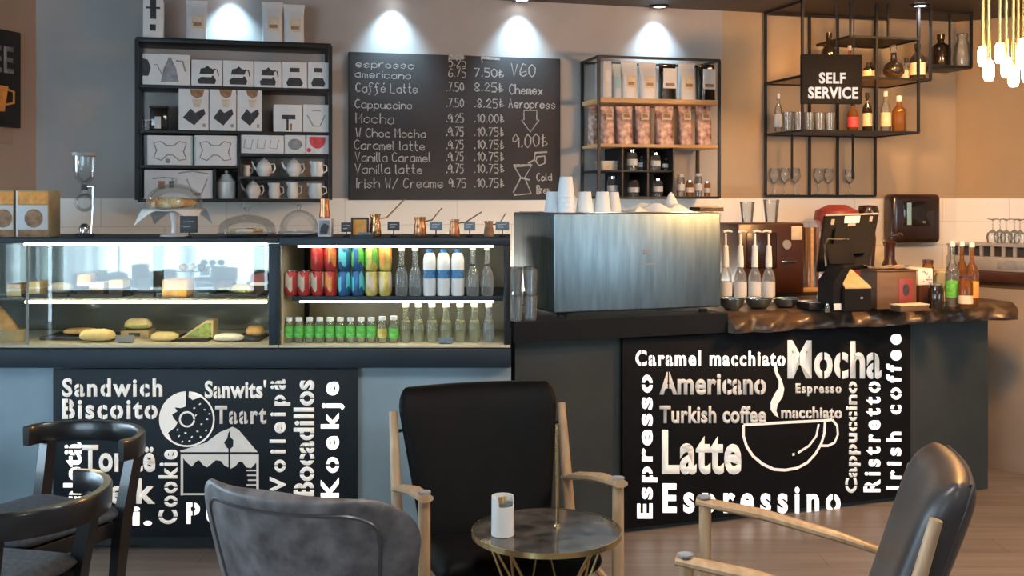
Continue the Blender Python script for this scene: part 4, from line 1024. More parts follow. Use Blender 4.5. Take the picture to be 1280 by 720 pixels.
bar((xA, -dF, z165), (xF, -dF, z165)); bar((xA, -.03, z165), (xB, -.03, z165)); bar((xF, -.03, z165), (xF, -dF, z165)); bar((xA, -.03, z165), (xA, -dF, z165))
b = B(); b.box((xF/2, -(dF+.03)/2, z165+.004), (xF, dF-.05, .008)); b.build('shelf_board', M_black, t)
bar((xA, -dF, z98), (xT, -dF, z98)); bar((xA, -.03, z98), (xT, -.03, z98)); bar((xT, -.03, z98), (xT, -dF, z98)); bar((xA, -.03, z98), (xA, -dF, z98))
xm = hx_(1076, dF)
b = B(); b.box(((xA+xT)/2, -(dF+.03)/2, z98+.004), (xT-xA-.02, dF-.05, .008)); b.build('shelf_board', M_oakshelf, t)
xu0, xu1 = hx_(1063, dF), hx_(1149, dF)
bar((xu0, -dF, z47), (xu1, -dF, z47)); bar((xu0, -.1, z47), (xu1, -.1, z47)); bar((xu0, -.1, z47), (xu0, -dF, z47)); bar((xu1, -.1, z47), (xu1, -dF, z47))
for x in (xu0, xu1, hx_(1110, dF)): bar((x, -dF, z47), (x, -dF, CEIL-.003), 'hanger_rod', .010)
b = B(); b.box(((xu0+xu1)/2, -(dF+.1)/2, z47+.004), (xu1-xu0, dF-.12, .008)); b.build('shelf_board', M_black, t)
d3 = .34
z82 = wz(83, 1180, d3); xr0, xr1 = xT+.012, hx_(1214, d3)
b = B(); b.box(((xr0+xr1)/2, -d3+.11, z82), (xr1-xr0, .24, .018), .002); b.build('shelf_board', M_black, t)
bar((xr1, -d3, z82), (xr1, -d3, CEIL-.003), 'front_post'); bar((hx_(1187, d3), -d3, z82), (hx_(1187, d3), -d3, CEIL-.003), 'hanger_rod', .010)
bar((xr0, -d3, CEIL-.012), (xr1, -d3, CEIL-.012), 'top_rail'); bar((xA, -.03, CEIL-.012), (xT, -.03, CEIL-.012), 'top_rail')
bar((xA, -.03, CEIL-.012), (xA, -dF, CEIL-.012), 'top_rail')
def rackbottle(label, px, d, zb, ytop, r, m, labm=None, cap=M_black, shape='b', name='liquor_bottle', cat='bottle'):
    p = wp(ws(px, d), d, zb); h = wz(ytop, px, d)-zb
    t = thing(name, label, cat, p, WA, 'bottles on the hanging rack')
    if shape == 'b': prof = [(0, .002), (r*.9, 0), (r, .006), (r, h*.55), (r*.85, h*.64), (r*.36, h*.74), (r*.32, h-.012), (r*.32, h-.006), (0, h-.005)]
    else: prof = [(0, .002), (r*.5, 0), (r*.95, h*.16), (r, h*.26), (r*.8, h*.42), (r*.3, h*.52), (r*.26, h*.74), (r*.3, h*.76), (0, h*.77)]
    b = B(); b.lathe(prof, n=24); b.build('body', m, t)
    b = B()
    if shape == 'b': b.lathe([(0, h-.03), (r*.4, h-.03), (r*.4, h), (0, h)], n=16)
    else: b.lathe([(0, h*.76), (r*.22, h*.78), (r*.34, h*.90), (r*.2, h), (0, h)], n=16)
    b.build('stopper', cap, t)
    if labm: b = B(); b.lathe([(r*1.01, h*.12), (r*1.01, h*.46)], n=24); b.build('label', labm, t)
zt98 = z98+.009; zt165 = z165+.009
rackbottle('round bellied dark decanter on the upper rack shelf', 1117, .38, zt98, 56, .062, M_darkglass, None, M_glassw, 'd', 'decanter', 'decanter')
rackbottle('dark bottle with cream label at the right end of the upper rack shelf', 1147, .38, zt98, 55, .045, M_darkglass, M_inkcream)
rackbottle('small dark bottle on the upper rack shelf beside the black sign', 1086, .38, zt98, 78, .035, M_darkglass, M_inkcream)
rackbottle('small pale blue bottle between the decanter and the cream labelled bottle', 1133, .3, zt98, 72, .03, M_glassw, M_paper2)
rackbottle('clear bottle with white label on the lower rack shelf', 1107, .38, zt165, 114, .03, M_glassw, M_inkcream, M_paper)
rackbottle('brown jug bottle on the lower rack shelf right of the clear bottle', 1124, .38, zt165, 120, .04, M_amber, None, M_paper)
rackbottle('dark slim bottle with pale label on the lower rack shelf below the sign', 1084, .38, zt165, 116, .028, M_darkglass, M_inkcream)
rackbottle('red brown bottle on the lower rack shelf under the sign edge', 1066, .38, zt165, 126, .03, M_amber, M_inkred)
rackbottle('tall clear tube bottle at the left end of the lower rack shelf', 973, .2, zt165, 117, .022, M_glassw, M_paper2, M_paper)
rackbottle('tall dark bottle standing above the black sign', 1036, .30, zt98, 41, .045, M_darkglass, M_paper2, M_darkglass)
rackbottle('thin pale bottle right of the tall dark bottle above the sign', 1062, .30, zt98, 57, .026, M_amber, M_inkcream, M_paper)
rackbottle('broad dark jug on the far right rack shelf', 1176, .25, z82+.0095, 43, .058, M_darkglass, None, M_dark)
t = thing('glass_carafe', 'clear round carafe on the far right rack shelf', 'carafe', wp(ws(1203, .25), .25, z82+.0095), WA)
b = B(); b.lathe([(0, 0), (.045, 0), (.055, .05), (.045, .13), (.03, .17), (.035, .20), (.032, .20), (.027, .17), (.042, .13), (.052, .05), (.042, .004), (0, .004)], n=24); b.build('body', M_glassw, t)
b = B(); b.lathe([(.033, .199), (.037, .203), (.03, .203), (.03, .199)], n=24); b.build('rim', M_chrome, t)
def wineglass(label, p, flip=False, s=1., group='stemmed glasses', name='wine_glass'):
    t = thing(name, label, 'glass', p, WA, group)
    prof = [(0, 0), (.032, .0), (.030, .004), (.005, .008), (.004, .07), (.02, .085), (.034, .11), (.036, .135), (.028, .175), (.0265, .175), (.034, .135), (.032, .11), (0, .088)]
    prof = [(a*s, c*s) for a, c in prof]
    if flip: prof = [(a, -c) for a, c in prof]
    b = B(); b.lathe(prof[:9], n=20); b.build('stem_and_bowl', M_glassw, t)
    b = B(); z = prof[8][1]; b.lathe([(.0282*s, z-.001), (.0288*s, z+.0015), (.0265*s, z+.001), (.0265*s, z-.001)], n=20); b.build('rim', M_chrome, t)
for k, px in enumerate((968, 981, 994, 1023, 1036, 1062)):
    wineglass('stemmed glass standing on the rack bottom rail, %s from the left' % (ords[k] if k else 'first'), wp(ws(px, .03), .03, zlow+.0085), False, .9, 'stemmed glasses on the rack bottom rail')
for k, px in enumerate((985, 998, 1011, 1024, 1037)):
    t = thing('tumbler_glass', 'cloudy tumbler on the lower rack shelf, %s from the left' % (ords[k] if k else 'first'), 'glass', wp(ws(px, .3), .3, zt165), WA, 'tumblers on the lower rack shelf')
    b = B(); b.lathe([(0, 0), (.026, 0), (.033, .105), (.0315, .105), (.025, .006), (0, .006)], n=20); b.build('body', M_glassw, t)
    b = B(); b.lathe([(.0325, .104), (.0335, .107), (.031, .107), (.031, .104)], n=20); b.build('rim', M_chrome, t)
# SELF SERVICE sign
DS = 5.35; p = P(1039, 99, DS)
t = thing('hanging_sign', 'black hanging sign with pale SELF SERVICE letters', 'sign', (p.x, p.y, 0), math.radians(4))
w_ = 77/F*DS; za, zb_ = zat(130, DS), zat(68.5, DS)
b = B(); b.box((0, 0, (za+zb_)/2), (w_, .03, zb_-za), .003); b.build('board', M_blackboard, t)
def slx(px): return (px-1039)/F*DS
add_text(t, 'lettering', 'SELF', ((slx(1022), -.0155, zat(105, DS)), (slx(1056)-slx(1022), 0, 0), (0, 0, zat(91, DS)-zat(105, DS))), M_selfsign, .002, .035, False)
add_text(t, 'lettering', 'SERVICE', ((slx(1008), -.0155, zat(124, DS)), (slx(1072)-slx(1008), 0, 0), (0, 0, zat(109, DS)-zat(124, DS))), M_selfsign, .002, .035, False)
for px in (1046, 1068): b = B(); b.tube([(slx(px), 0, zb_-.002), (slx(px), 0, CEIL-.001)], .003, 6); b.build('hanging_wire', M_black, t)
# paper towel dispenser
D_ = wD(1144, .1); s_ = (ws(1113.5, .1)+ws(1174.5, .1))/2; hw_ = (ws(1174.5, .1)-ws(1113.5, .1))/2
t = thing('towel_dispenser', 'dark brown glossy paper towel dispenser on the wall behind the till', 'dispenser', wp(s_, 0, 0), WA)
za, zb_ = zat(304, D_), zat(242.5, D_)
b = B(); b.box((0, -.066, (za+zb_)/2), (hw_*2, .11, zb_-za), .03, seg=4); b.build('housing', M_dark, t)
b = B(); b.box((.01, -.1225, (za+zb_)/2+.03), (hw_*1.25, .004, (zb_-za)*.5), .001); b.build('window', M_darkglass, t)
b = B(); b.box((.045, -.1225, (za+zb_)/2-.02), (.018, .005, .018), .002); b.build('lock', M_brass, t)
b = B(); b.box((-.06, -.1255, (za+zb_)/2+.03), (.03, .003, (zb_-za)*.45), .001); b.build('paper_slot', M_inkteal, t)
# ------------------------------------------------------------------ things on top of the display cases
ZTOP = ZT+.0005
def topt(name, label, cat, px, y, group=None, rotz=0., z=None):
    D_ = FYL+y; return thing(name, label, cat, (lx(px, D_), D_, ZTOP if z is None else z), rotz, group)
for px, w_, lab in ((10, 31, 'orange topped coffee machine box at the left end of the pastry case'), (48, 41, 'orange topped coffee machine box beside the glass siphon')):
    y = .16; D_ = FYL+y-.06; w = w_/F*D_
    t = topt('product_box', lab, 'box', px, y, 'orange topped boxes on the pastry case'); h = zat(238, D_)-ZTOP
    b = B(); b.box((0, 0, h/2), (w, .12, h), .002); b.build('carton', M_kraft, t)
    b = B(); b.box((.01*w, -.0612, h*.84), (w*.96, .002, h*.26), .0005); b.build('orange_band', M_inkorange, t)
    b = B(); b.box((0, -.0612, h*.42), (w*.96, .002, h*.52), .0005); b.build('picture', M_inkcream if False else M_paper2, t)
    b = B(); circ(b, 1, 1, -.0640, .008, h*.40, h*.20); b.build('machine_print', M_inkbrown, t, smooth=False)
    b = B(); b.box((0, -.0612, h*.08), (w*.96, .002, h*.13), .0005); b.build('base_band', M_inkbrown, t)
    b = B(); b.box((-w*.46, -.0616, h*.5), (w*.05, .002, h*.97), .0005); b.build('white_edge', M_paper, t)
# siphon
t = topt('coffee_siphon', 'tall glass coffee siphon with steel stand on the pastry case', 'siphon', 105.5, .15)
def zt_(py, y=.15): return zat(py, FYL+y)-ZTOP
b = B(); b.lathe([(0, 0), (.042, 0), (.044, .008), (.03, .014), (0, .015)], n=28); b.build('base', M_ink, t)
b = B(); b.tube([(.03, 0, .012), (.036, 0, .12), (.036, 0, zt_(233))], .004, 8); b.tube([(.036, 0, zt_(233)), (.0, 0, zt_(233))], .004, 8); b.build('stand', M_chrome, t)
b = B(); b.lathe([(0, .017), (.02, .017), (.022, .04), (.012, .055), (0, .056)], n=20); b.build('burner', M_chrome, t)
b = B(); zc_ = zt_(253); b.lathe([(.040*math.sin(a), zc_-.040*math.cos(a)) for a in [i*2.85/12 for i in range(13)]]+[(.0115, zt_(235))], n=28); b.build('lower_globe', M_dome, t)
b = B(); b.lathe([(.014, zt_(238)), (.014, zt_(231)), (0, zt_(231))], n=18); b.build('collar', M_ink, t)
b = B(); b.lathe([(.011, zt_(231)), (.022, zt_(229)), (.040, zt_(222)), (.044, zt_(212)), (.044, zt_(195)), (.042, zt_(195)), (.042, zt_(212)), (.037, zt_(221)), (.011, zt_(228))], n=28); uc_ = b.build('upper_chamber', M_dome, t)
b = B(); b.lathe([(.050, zt_(195)), (.050, zt_(191)), (0, zt_(190.5))], n=28); b.lathe([(0, zt_(195)), (.05, zt_(195))], n=28); b.build('lid', M_greyplastic, uc_)
b = B(); b.cyl((0, 0, zt_(207)), .010, zt_(195)-zt_(207)-.001); b.build('filter_stem', M_steel, uc_)
# cake stand with napkin and dome
t = topt('cake_stand', 'white footed cake stand on the pastry case holding croissants under a dome', 'cake stand', 218, .20)
zp = zat(262, FYL+.2)-ZTOP
b = B(); b.lathe([(0, 0), (.06, 0), (.058, .006), (.015, .014), (.012, .05), (.02, zp-.012), (.125, zp-.006), (.128, zp), (0, zp)], n=36); b.build('stand', M_white, t)
b = B()
def nap(a, c):
    x = (a*2-1)*.128; y = (c*2-1)*.128; dd = max(0, math.hypot(x, y)-.129)
    return Vector((x, y, zp+.003-dd*1.35))
b.grid(nap, 33, 33); o = b.build('napkin', M_cloth, None, loc=t.location); tag(o, 'white cloth napkin hanging in points over the cake stand', 'napkin')
cz = t.location.z+zp+.004
for k, (dx, dy, m, rz, lab) in enumerate(((-.048, -.02, M_pastry, .3, 'golden croissant at the left under the glass dome'), (.0, .04, M_inkbrown, -.2, 'browner croissant in the middle under the glass dome'), (.056, -.012, M_pastry, .9, 'small golden croissant at the right under the glass dome'), (.01, -.070, M_bread, .1, 'pale front croissant under the glass dome'))):
    def cro(a, c, R_=.034 if k != 2 else .026):
        th = PI*(c-.5)*1.1; rr = (.024 if k != 2 else .019)*(math.cos((c-.5)*PI)**.7+.02)*(1+.10*math.sin(c*44))
        return Vector((math.sin(th)*R_*1.25, math.cos(th)*R_-R_*.7, .024))+Vector((math.sin(th)*rr*math.cos(2*PI*a), math.cos(th)*rr*math.cos(2*PI*a), rr*.9*math.sin(2*PI*a)))
    b = B(); b.grid(cro, 14, 40, True); o = b.build('croissant', m, None, loc=(t.location.x+dx, t.location.y+dy, cz+.002), rotz=rz, ang=70)
    tag(o, lab, 'croissant', 'croissants under the dome')
t2 = thing('glass_dome', 'clear low glass dome over the croissants', 'glass dome', (t.location.x, t.location.y, cz))
hd = zat(235, FYL+.2)-cz+.02
b = B(); b.lathe([(.118, 0)]+[(.118*math.cos(a), .02+(hd-.02)*math.sin(a)) for a in [i*PI/2/10 for i in range(10)]]+[(.012, hd)], n=36); dm_ = b.build('dome', M_dome, t2)
b = B(); b.lathe([(0, hd-.002), (.012, hd), (.008, hd+.008), (.014, hd+.018), (0, hd+.024)], n=16); b.build('knob', M_dome, dm_)
def price_sign(label, px, y, pyt, pyb, wpx, m, group='price signs on the case top'):
    D_ = FYL+y; t = topt('price_sign', label, 'price sign', px, y, group); zt0_, zb0_ = zat(pyt, D_)-ZTOP, zat(pyb, D_)-ZTOP
    b = B(); b.box((0, 0, (zt0_+zb0_)/2), (wpx/F*D_, .004, zt0_-zb0_), .001); b.build('card', m, t)
    b = B(); b.tube([(0, .003, .004), (0, .003, zb0_+.002)], .003, 6); b.lathe([(0, 0), (.016, 0), (.012, .006), (0, .007)], (0, .003, 0), 14); b.build('stem', M_black, t)
    b = B()
    for k in range(2): b.ribbon([(-wpx*.3/F*D_, (zb0_+(zt0_-zb0_)*(.35+.3*k))), (wpx*(.1+.2*k)/F*D_, (zb0_+(zt0_-zb0_)*(.38+.3*k)))], .003, -.0026)
    b.build('chalk_marks', M_chalk, t, smooth=False)
price_sign('dark price sign in front of the croissant stand', 236, .04, 270, 291, 22, M_sign)
# dome plate
t = topt('cake_plate', 'dark round footed plate under the knobbed glass dome', 'plate', 309, .20)
zq = zat(293, FYL+.2)-ZTOP
b = B(); b.lathe([(0, 0), (.085, 0), (.088, .004), (.088, max(.008, zq)), (0, max(.008, zq))], n=36); b.build('board', M_tray, t)
b = B(); b.lathe([(.086, max(.008, zq)), (.125, max(.008, zq)+.004), (.125, max(.008, zq)+.007), (.0, max(.008, zq)+.003)], n=36); b.build('rim', M_glassw, t)
zq = max(.008, zq)+.0075
cz2 = ZTOP+zq
for dx, dy, m, lab in ((-.035, -.01, M_bread, 'pale round cookie at the left under the knobbed dome'), (.03, .01, M_pastry, 'golden cookie at the right under the knobbed dome'), (0, -.045, M_cream, 'cream cookie in front under the knobbed dome'), (.0, .045, M_inkbrown, 'brown cookie at the back under the knobbed dome')):
    b = B(); b.lathe([(0, .0), (.032, 0), (.038, .007), (.030, .016), (0, .019)], n=22); tag(b.build('cookie', m, None, loc=(t.location.x+dx, t.location.y+dy, cz2)), lab, 'cookie', 'cookies under the knobbed dome')
t2 = thing('glass_dome', 'clear glass dome with a round knob over the cookies', 'glass dome', (t.location.x, t.location.y, cz2-.002))
hd = zat(268, FYL+.2)-cz2
b = B(); b.lathe([(.122, 0), (.120, .02)]+[(.119*math.cos(a), .02+(hd-.02)*math.sin(a)) for a in [i*PI/2/10 for i in range(10)]]+[(.010, hd)], n=36); dm_ = b.build('dome', M_dome, t2)
b = B(); b.lathe([(0, hd-.002), (.010, hd), (.008, hd+.015), (.022, hd+.035), (.018, hd+.05), (0, hd+.055)], n=18); b.build('knob', M_dome, dm_)
# second faint dome with plate
t = topt('cake_plate', 'small white plate under the faint glass dome left of the copper jar', 'plate', 374, .25)
b = B(); b.lathe([(0, 0), (.05, 0), (.09, .012), (.092, .016), (.05, .006), (0, .005)], n=32); b.build('plate', M_white, t)
b = B(); b.lathe([(.0905, .0165), (.0925, .018), (.0885, .0175)], n=32); b.build('rim', M_greyplastic, t)
t2 = thing('glass_dome', 'faint plain glass dome left of the copper jar', 'glass dome', (t.location.x, t.location.y, ZTOP+.017))
hd = .095
b = B(); b.lathe([(.084, 0)]+[(.084*math.cos(a), .01+(hd-.01)*math.sin(a)) for a in [i*PI/2/10 for i in range(10)]]+[(.006, hd)], n=32); dm_ = b.build('dome', M_dome, t2)
b = B(); b.lathe([(0, hd-.002), (.008, hd), (.006, hd+.008), (.012, hd+.02), (0, hd+.026)], n=16); b.build('knob', M_dome, dm_)
# copper jar on picture box
y = .16; D_ = FYL+y
t = topt('picture_box', 'small white box with a dark picture under the copper jar', 'box', 407, y)
hbx = zat(273, D_)-ZTOP
b = B(); b.box((0, 0, hbx/2), (.056, .06, hbx), .002); b.build('carton', M_paper2, t)
b = B(); b.box((0, -.0305, hbx*.5), (.046, .002, hbx*.8), .0005); b.build('picture', M_inkgrey, t)
b = B(); b.prism([(-.018, hbx*.2), (.012, hbx*.15), (.02, hbx*.6), (-.002, hbx*.75), (-.015, hbx*.5)], -.0330, -.0318); b.build('dark_print', M_ink, t, smooth=False)
t2 = topt('copper_jar', 'copper jar standing on the small picture box', 'jar', 406, y, z=ZTOP+hbx+.0005)
hj = zat(249, D_)-ZTOP-hbx
b = B(); b.lathe([(0, 0), (.022, 0), (.024, .01), (.018, hj*.6), (.020, hj), (.017, hj), (.015, hj*.6), (.02, .01), (0, .006)], n=24); b.build('body', M_copper, t2)
b = B(); b.tube([(.018*math.cos(a), .018*math.sin(a), hj) for a in [i*PI/10 for i in range(20)]], .002, 6, True); b.build('rim', M_copperbright, t2)
price_sign('small grey price sign left of the copper frame', 433, .10, 278, 290, 13, M_sign)
# framed copper picture
t = topt('framed_copper_picture', 'little dark frame with an orange copper picture on the drinks case', 'picture frame', 450, .14)
D_ = FYL+.14; hf = zat(272, D_)-ZTOP; wf = 22/F*D_
b = B()
for c, s in (((0, 0, hf-.004), (wf, .012, .008)), ((0, 0, .004), (wf, .012, .008)), ((-wf/2+.004, 0, hf/2), (.008, .012, hf-.016)), ((wf/2-.004, 0, hf/2), (.008, .012, hf-.016))): b.box(c, s)
bmesh.ops.remove_doubles(b.bm, verts=b.bm.verts, dist=1e-6); b.build('frame', M_ink, t, smooth=False)
b = B(); b.box((0, .002, hf/2), (wf-.016, .006, hf-.016)); b.build('picture', M_inkorange, t)
t = topt('card_stand', 'blue grey card stand lying in front of the copper frame', 'card stand', 456, .03)
b = B(); b.prism([(-.035, 0), (.035, 0), (.03, .012), (-.03, .012)], -.02, .02); b.build('base', M_bluegrey, t)
b = B(); b.box((0, -.004, .016), (.054, .004, .012), .001); b.build('card', M_signb, t)
def cezve(label, px, pyt, pyb, wpx, hx, hy, y=.16, m=M_copper):
    D_ = FYL+y; t = topt('coffee_pot', label, 'coffee pot', px, y, 'copper coffee pots on the drinks case')
    h = zat(pyt, D_)-ZTOP; r = wpx/2/F*D_
    b = B(); b.lathe([(0, .0), (r*.9, 0), (r, .006), (r*.86, h*.55), (r*.72, h*.75), (r*.86, h), (r*.78, h), (r*.64, h*.75), (r*.78, h*.55), (r*.9, .01), (0, .008)], n=26); b.build('body', m, t)
    b = B(); b.tube([(r*.85*math.cos(a), r*.85*math.sin(a), h) for a in [i*PI/12 for i in range(24)]], .0022, 6, True); b.build('rim', M_copperbright, t)
    b = B(); dx = (hx-px)/F*D_; b.tube([(r*.7, 0, h*.80), (r*.7+.03, .0, h*.86), (dx, .02, zat(hy, D_)-ZTOP)], [.003, .003, .0026], 8); b.build('handle', M_copperbright, t)
cezve('largest bright copper coffee pot, beside the copper frame', 469, 268, 297, 16, 505, 249, m=M_copperbright)
cezve('copper coffee pot with a long handle, second from the left', 525, 272, 297, 17, 552, 260)
cezve('copper coffee pot with long handle, third from the left', 568, 275, 297, 14, 602, 265)
cezve('dark copper coffee pot at the right end of the drinks case', 611, 277, 297, 13, 632, 267, m=M_inkbrown)
price_sign('grey price sign between the two leftmost copper pots', 492, .10, 277, 288, 15, M_sign)
price_sign('blue grey price sign between the second and third copper pots', 545, .10, 277, 288, 16, M_signb)
price_sign('blue grey price sign left of the rightmost copper pot', 587, .10, 277, 288, 14, M_signb)
price_sign('blue price sign at the right end of the drinks case', 628, .10, 277, 288, 17, M_signb)

# ------------------------------------------------------------------ espresso machine and things on the bar
u0, u1 = .2086, 1.018; um = (u0+u1)/2; wm = u1-u0; hm = 1.386-SLAB
def ct(name, label, cat, u, v, z=SLAB+.0006, group=None, rot=0.):
    return thing(name, label, cat, cp(u, v, z), CA+rot, group)
t = ct('espresso_machine', 'large brushed steel espresso machine seen from its back on the bar', 'espresso machine', um, .27)
b = B(); b.box((0, 0, hm/2+.012), (wm, .50, hm-.024), .008, seg=3); b.build('body', M_steel, t, ang=30)
for sx in (-1, 1):
    for sy in (-1, 1): b = B(); b.cyl((sx*(wm/2-.06), sy*.19, 0), .022, .014, 16); b.build('foot', M_black, t)
b = B(); b.box((.03, -.2512, hm*.62), (.030, .003, .022), .001); b.build('badge', M_inkgrey, t)
b = B(); b.box((.035, -.2512, hm*.50), (.075, .002, .006), .0005); b.build('name_plate', M_inkgrey, t)
b = B(); b.box((0, 0, hm+.0015), (wm-.04, .44, .003), .001); b.build('cup_tray', M_chrome, t)
for sx in (-.2, .2): b = B(); b.box((sx, .255, hm*.55), (.10, .02, .14), .004); b.build('group_panel', M_chrome, t)
ztp = SLAB+hm+.0036
def paper_cup(label, px, v, h, r0, r1, n=1):
    u = cs(px, v); t = ct('paper_cup', label, 'paper cup', u, v, ztp, 'paper cups on the espresso machine')
    b = B(); b.lathe([(0, 0), (r0, 0), (r1, h-.004), (r1*1.06, h-.004), (r1*1.06, h), (r1*.97, h), (r0*.95, .006), (0, .006)], n=24); b.build('wall', M_papercup, t)
    b = B(); b.tube([(r1*1.04*math.cos(a), r1*1.04*math.sin(a), h) for a in [i*PI/12 for i in range(24)]], .0016, 6, True); b.build('rolled_rim', M_papercup, t)
    return t
def D2h(px, v, py): return zat(py, cD(px, v))-ztp
# tall inverted stack: each cup of the stack shows one edge
def cup_stack(px, v, pyt, n, labs):
    tot = D2h(px, v, pyt); h = .09; step = (tot-h)/(n-1) if n > 1 else 0
    for k in range(n):
        u = cs(px, v); t = ct('paper_cup', labs[k], 'paper cup', u, v, ztp+step*k, 'paper cups on the espresso machine')
        hh = h if k == n-1 else h-.002
        b = B(); b.lathe([(.041, 0), (.041, .004), (.038, .004), (.027, hh), (0, hh)], n=24); b.build('wall', M_papercup, t)
        b = B(); b.tube([(.040*math.cos(a), .040*math.sin(a), .002) for a in [i*PI/12 for i in range(24)]], .0018, 6, True); b.build('rolled_rim', M_papercup, t)
cup_stack(707.5, .14, 221, 4, ['bottom paper cup of the tall upturned stack', 'second paper cup up the tall upturned stack', 'third paper cup up the tall upturned stack', 'topmost paper cup of the tall upturned stack'])
cup_stack(691, .22, 243, 1, ['single upturned paper cup left of the tall stack'])
cup_stack(731, .15, 244, 1, ['upturned pale blue paper cup right of the tall stack'])
cup_stack(753, .15, 245, 1, ['upturned paper cup between the pale blue cup and the cloth'])
cup_stack(766, .25, 245, 1, ['upturned white paper cup next to the crumpled cloth'])
# crumpled cloth
va, vb = .08, .22; ua, ub = cs(784, .15), cs(860, .15)
def clo(a, c):
    edge = min(a, 1-a, c, 1-c); lift = min(1, edge*7)
    z = (.018+.012*math.sin(a*17+c*3)+.010*math.sin(c*14+a*9)+.05*math.exp(-((a-.72)**2/.008+(c-.5)**2/.05)))*lift+.001
    return (ua+(ub-ua)*a, va+(vb-va)*c+.01*math.sin(a*9), max(.001, z))
b = B(); b.grid(clo, 50, 24)
o = b.build('cleaning_cloth', M_cloth, None, loc=Vector((J.x, J.y, ztp)), rotz=CA, ang=80); tag(o, 'crumpled white cloth lying on the espresso machine', 'cloth')
t = ct('small_tray', 'dark little tray at the right end of the espresso machine top', 'tray', cs(883, .2), .2, ztp)
b = B(); b.box((0, 0, .006), (.13, .1, .010), .004); b.build('base', M_tray, t)
b = B(); b.tube([(-.06, -.045, .016), (.06, -.045, .016), (.06, .045, .016), (-.06, .045, .016)], .005, 8, True); b.build('rim', M_brown, t)
# stacked tumblers by the machine
def tumbler(label, u, v, z, r=.0305, h=.105):
    t = ct('tumbler_glass', label, 'glass', u, v, z, 'tumblers stacked beside the espresso machine')
    b = B(); b.lathe([(0, .0), (r*.78, 0), (r, h), (r*.95, h), (r*.73, .008), (0, .008)], n=20); b.build('body', M_glassw, t)
    b = B(); b.lathe([(r*1.0, h-.002), (r*1.03, h+.001), (r*.94, h+.001), (r*.95, h-.002)], n=20); b.build('rim', M_chrome, t)
nm = ['front left', 'front right', 'middle left', 'middle right', 'rear left', 'rear right']
k = 0
for v in (.03, .105, .18):
    for du in (.012, .079):
        u = .052+du+v*.37*.0
        u = cs(641, v)+du
        tumbler('clear tumbler, %s of the lower layer beside the espresso machine' % nm[k], u, v, SLAB+.0006)
        tumbler('clear tumbler, %s of the upper layer beside the espresso machine' % nm[k], u, v, SLAB+.1086); k += 1
# syrup pumps
def pump(label, px, v, flip=1):
    t = ct('syrup_bottle', label, 'syrup bottle', cs(px, v), v, group='syrup bottles with white pumps')
    D_ = cD(px, v)
    def z_(py): return zat(py, D_)-SLAB
    b = B(); b.lathe([(0, .002), (.027, 0), (.030, .006), (.030, z_(349)), (.027, z_(343)), (.014, z_(336)), (.014, z_(330)), (0, z_(330))], n=24); b.build('body', M_clearb, t)
    b = B(); b.lathe([(.0307, .012), (.0307, z_(352))], n=24); b.build('label', M_paper2, t)
    b = B(); b.lathe([(0, z_(334)), (.016, z_(334)), (.016, z_(324)), (.013, z_(312)), (.013, z_(308)), (.006, z_(306)), (.0055, z_(292)), (0, z_(292))], n=18); pm__ = b.build('pump', M_paper, t)
    b = B(); b.tube([(-.012*flip, 0, z_(290)), (.012*flip, 0, z_(288.5)), (.036*flip, 0, z_(290))], [.006, .006, .004], 8); b.build('nozzle', M_paper, pm__)
for px, f, lab in ((907, 1, 'syrup bottle with a white pump half behind the espresso machine'), (925.5, 1, 'white pump syrup bottle, second from the espresso machine'), (943.5, 1, 'white pump syrup bottle, third from the espresso machine'), (961, -1, 'white pump syrup bottle at the right of the row')):
    pump(lab, px, .30, f)
# steel bowls
for px, r, lab in ((915, .062, 'steel bowl nearest the espresso machine'), (948, .066, 'steel bowl in the middle of the bar row'), (982, .062, 'steel bowl at the right of the bar row')):
    t = ct('mixing_bowl', lab, 'bowl', cs(px, .11), .11, group='steel bowls on the bar edge')
    h = zat(373, cD(px, .11))-SLAB
    b = B(); b.lathe([(0, 0), (r*.5, 0), (r*.8, h*.35), (r*.96, h), (r*.92, h), (r*.76, h*.35), (r*.48, .006), (0, .006)], n=32); b.build('bowl', M_steel, t)
    b = B(); b.tube([(r*.96*math.cos(a), r*.96*math.sin(a), h) for a in [i*PI/16 for i in range(32)]], .003, 6, True); b.build('rim', M_chrome, t)
# till monitor
D_ = 5.2
t = thing('till_monitor', 'black touch screen till seen from the back, tilted on a grey foot', 'monitor', (lx(1052, D_), D_, SLAB+.0006), math.radians(14))
def q3(px, py, dy): return Vector(((px-1052)/F*D_, dy, zat(py, D_)-SLAB-.0006))
Mrot = Matrix.Rotation(math.radians(-14), 4, 'Z')
quad = [q3(1014, 336, -.10), q3(1078, 332, -.10), q3(1101, 266, .02), q3(1032, 268, .02)]
quad = [Mrot @ v for v in quad]
n_ = (quad[1]-quad[0]).cross(quad[3]-quad[0]).normalized(); 
if n_.y > 0: n_ = -n_
b = B(); bmf = [b.bm.verts.new(v) for v in quad]; bmb = [b.bm.verts.new(v-n_*.032) for v in quad]
b.bm.faces.new(bmf); b.bm.faces.new(bmb[::-1])
for i in range(4): j = (i+1) % 4; b.bm.faces.new((bmf[i], bmf[j], bmb[j], bmb[i]))
bmesh.ops.bevel(b.bm, geom=list(b.bm.edges), offset=.006, segments=2, affect='EDGES'); b.build('housing', M_blackboard, t)
def onq(a, c, off=.002): 
    lo = quad[0].lerp(quad[1], a); hi = quad[3].lerp(quad[2], a); return lo.lerp(hi, c)+n_*off
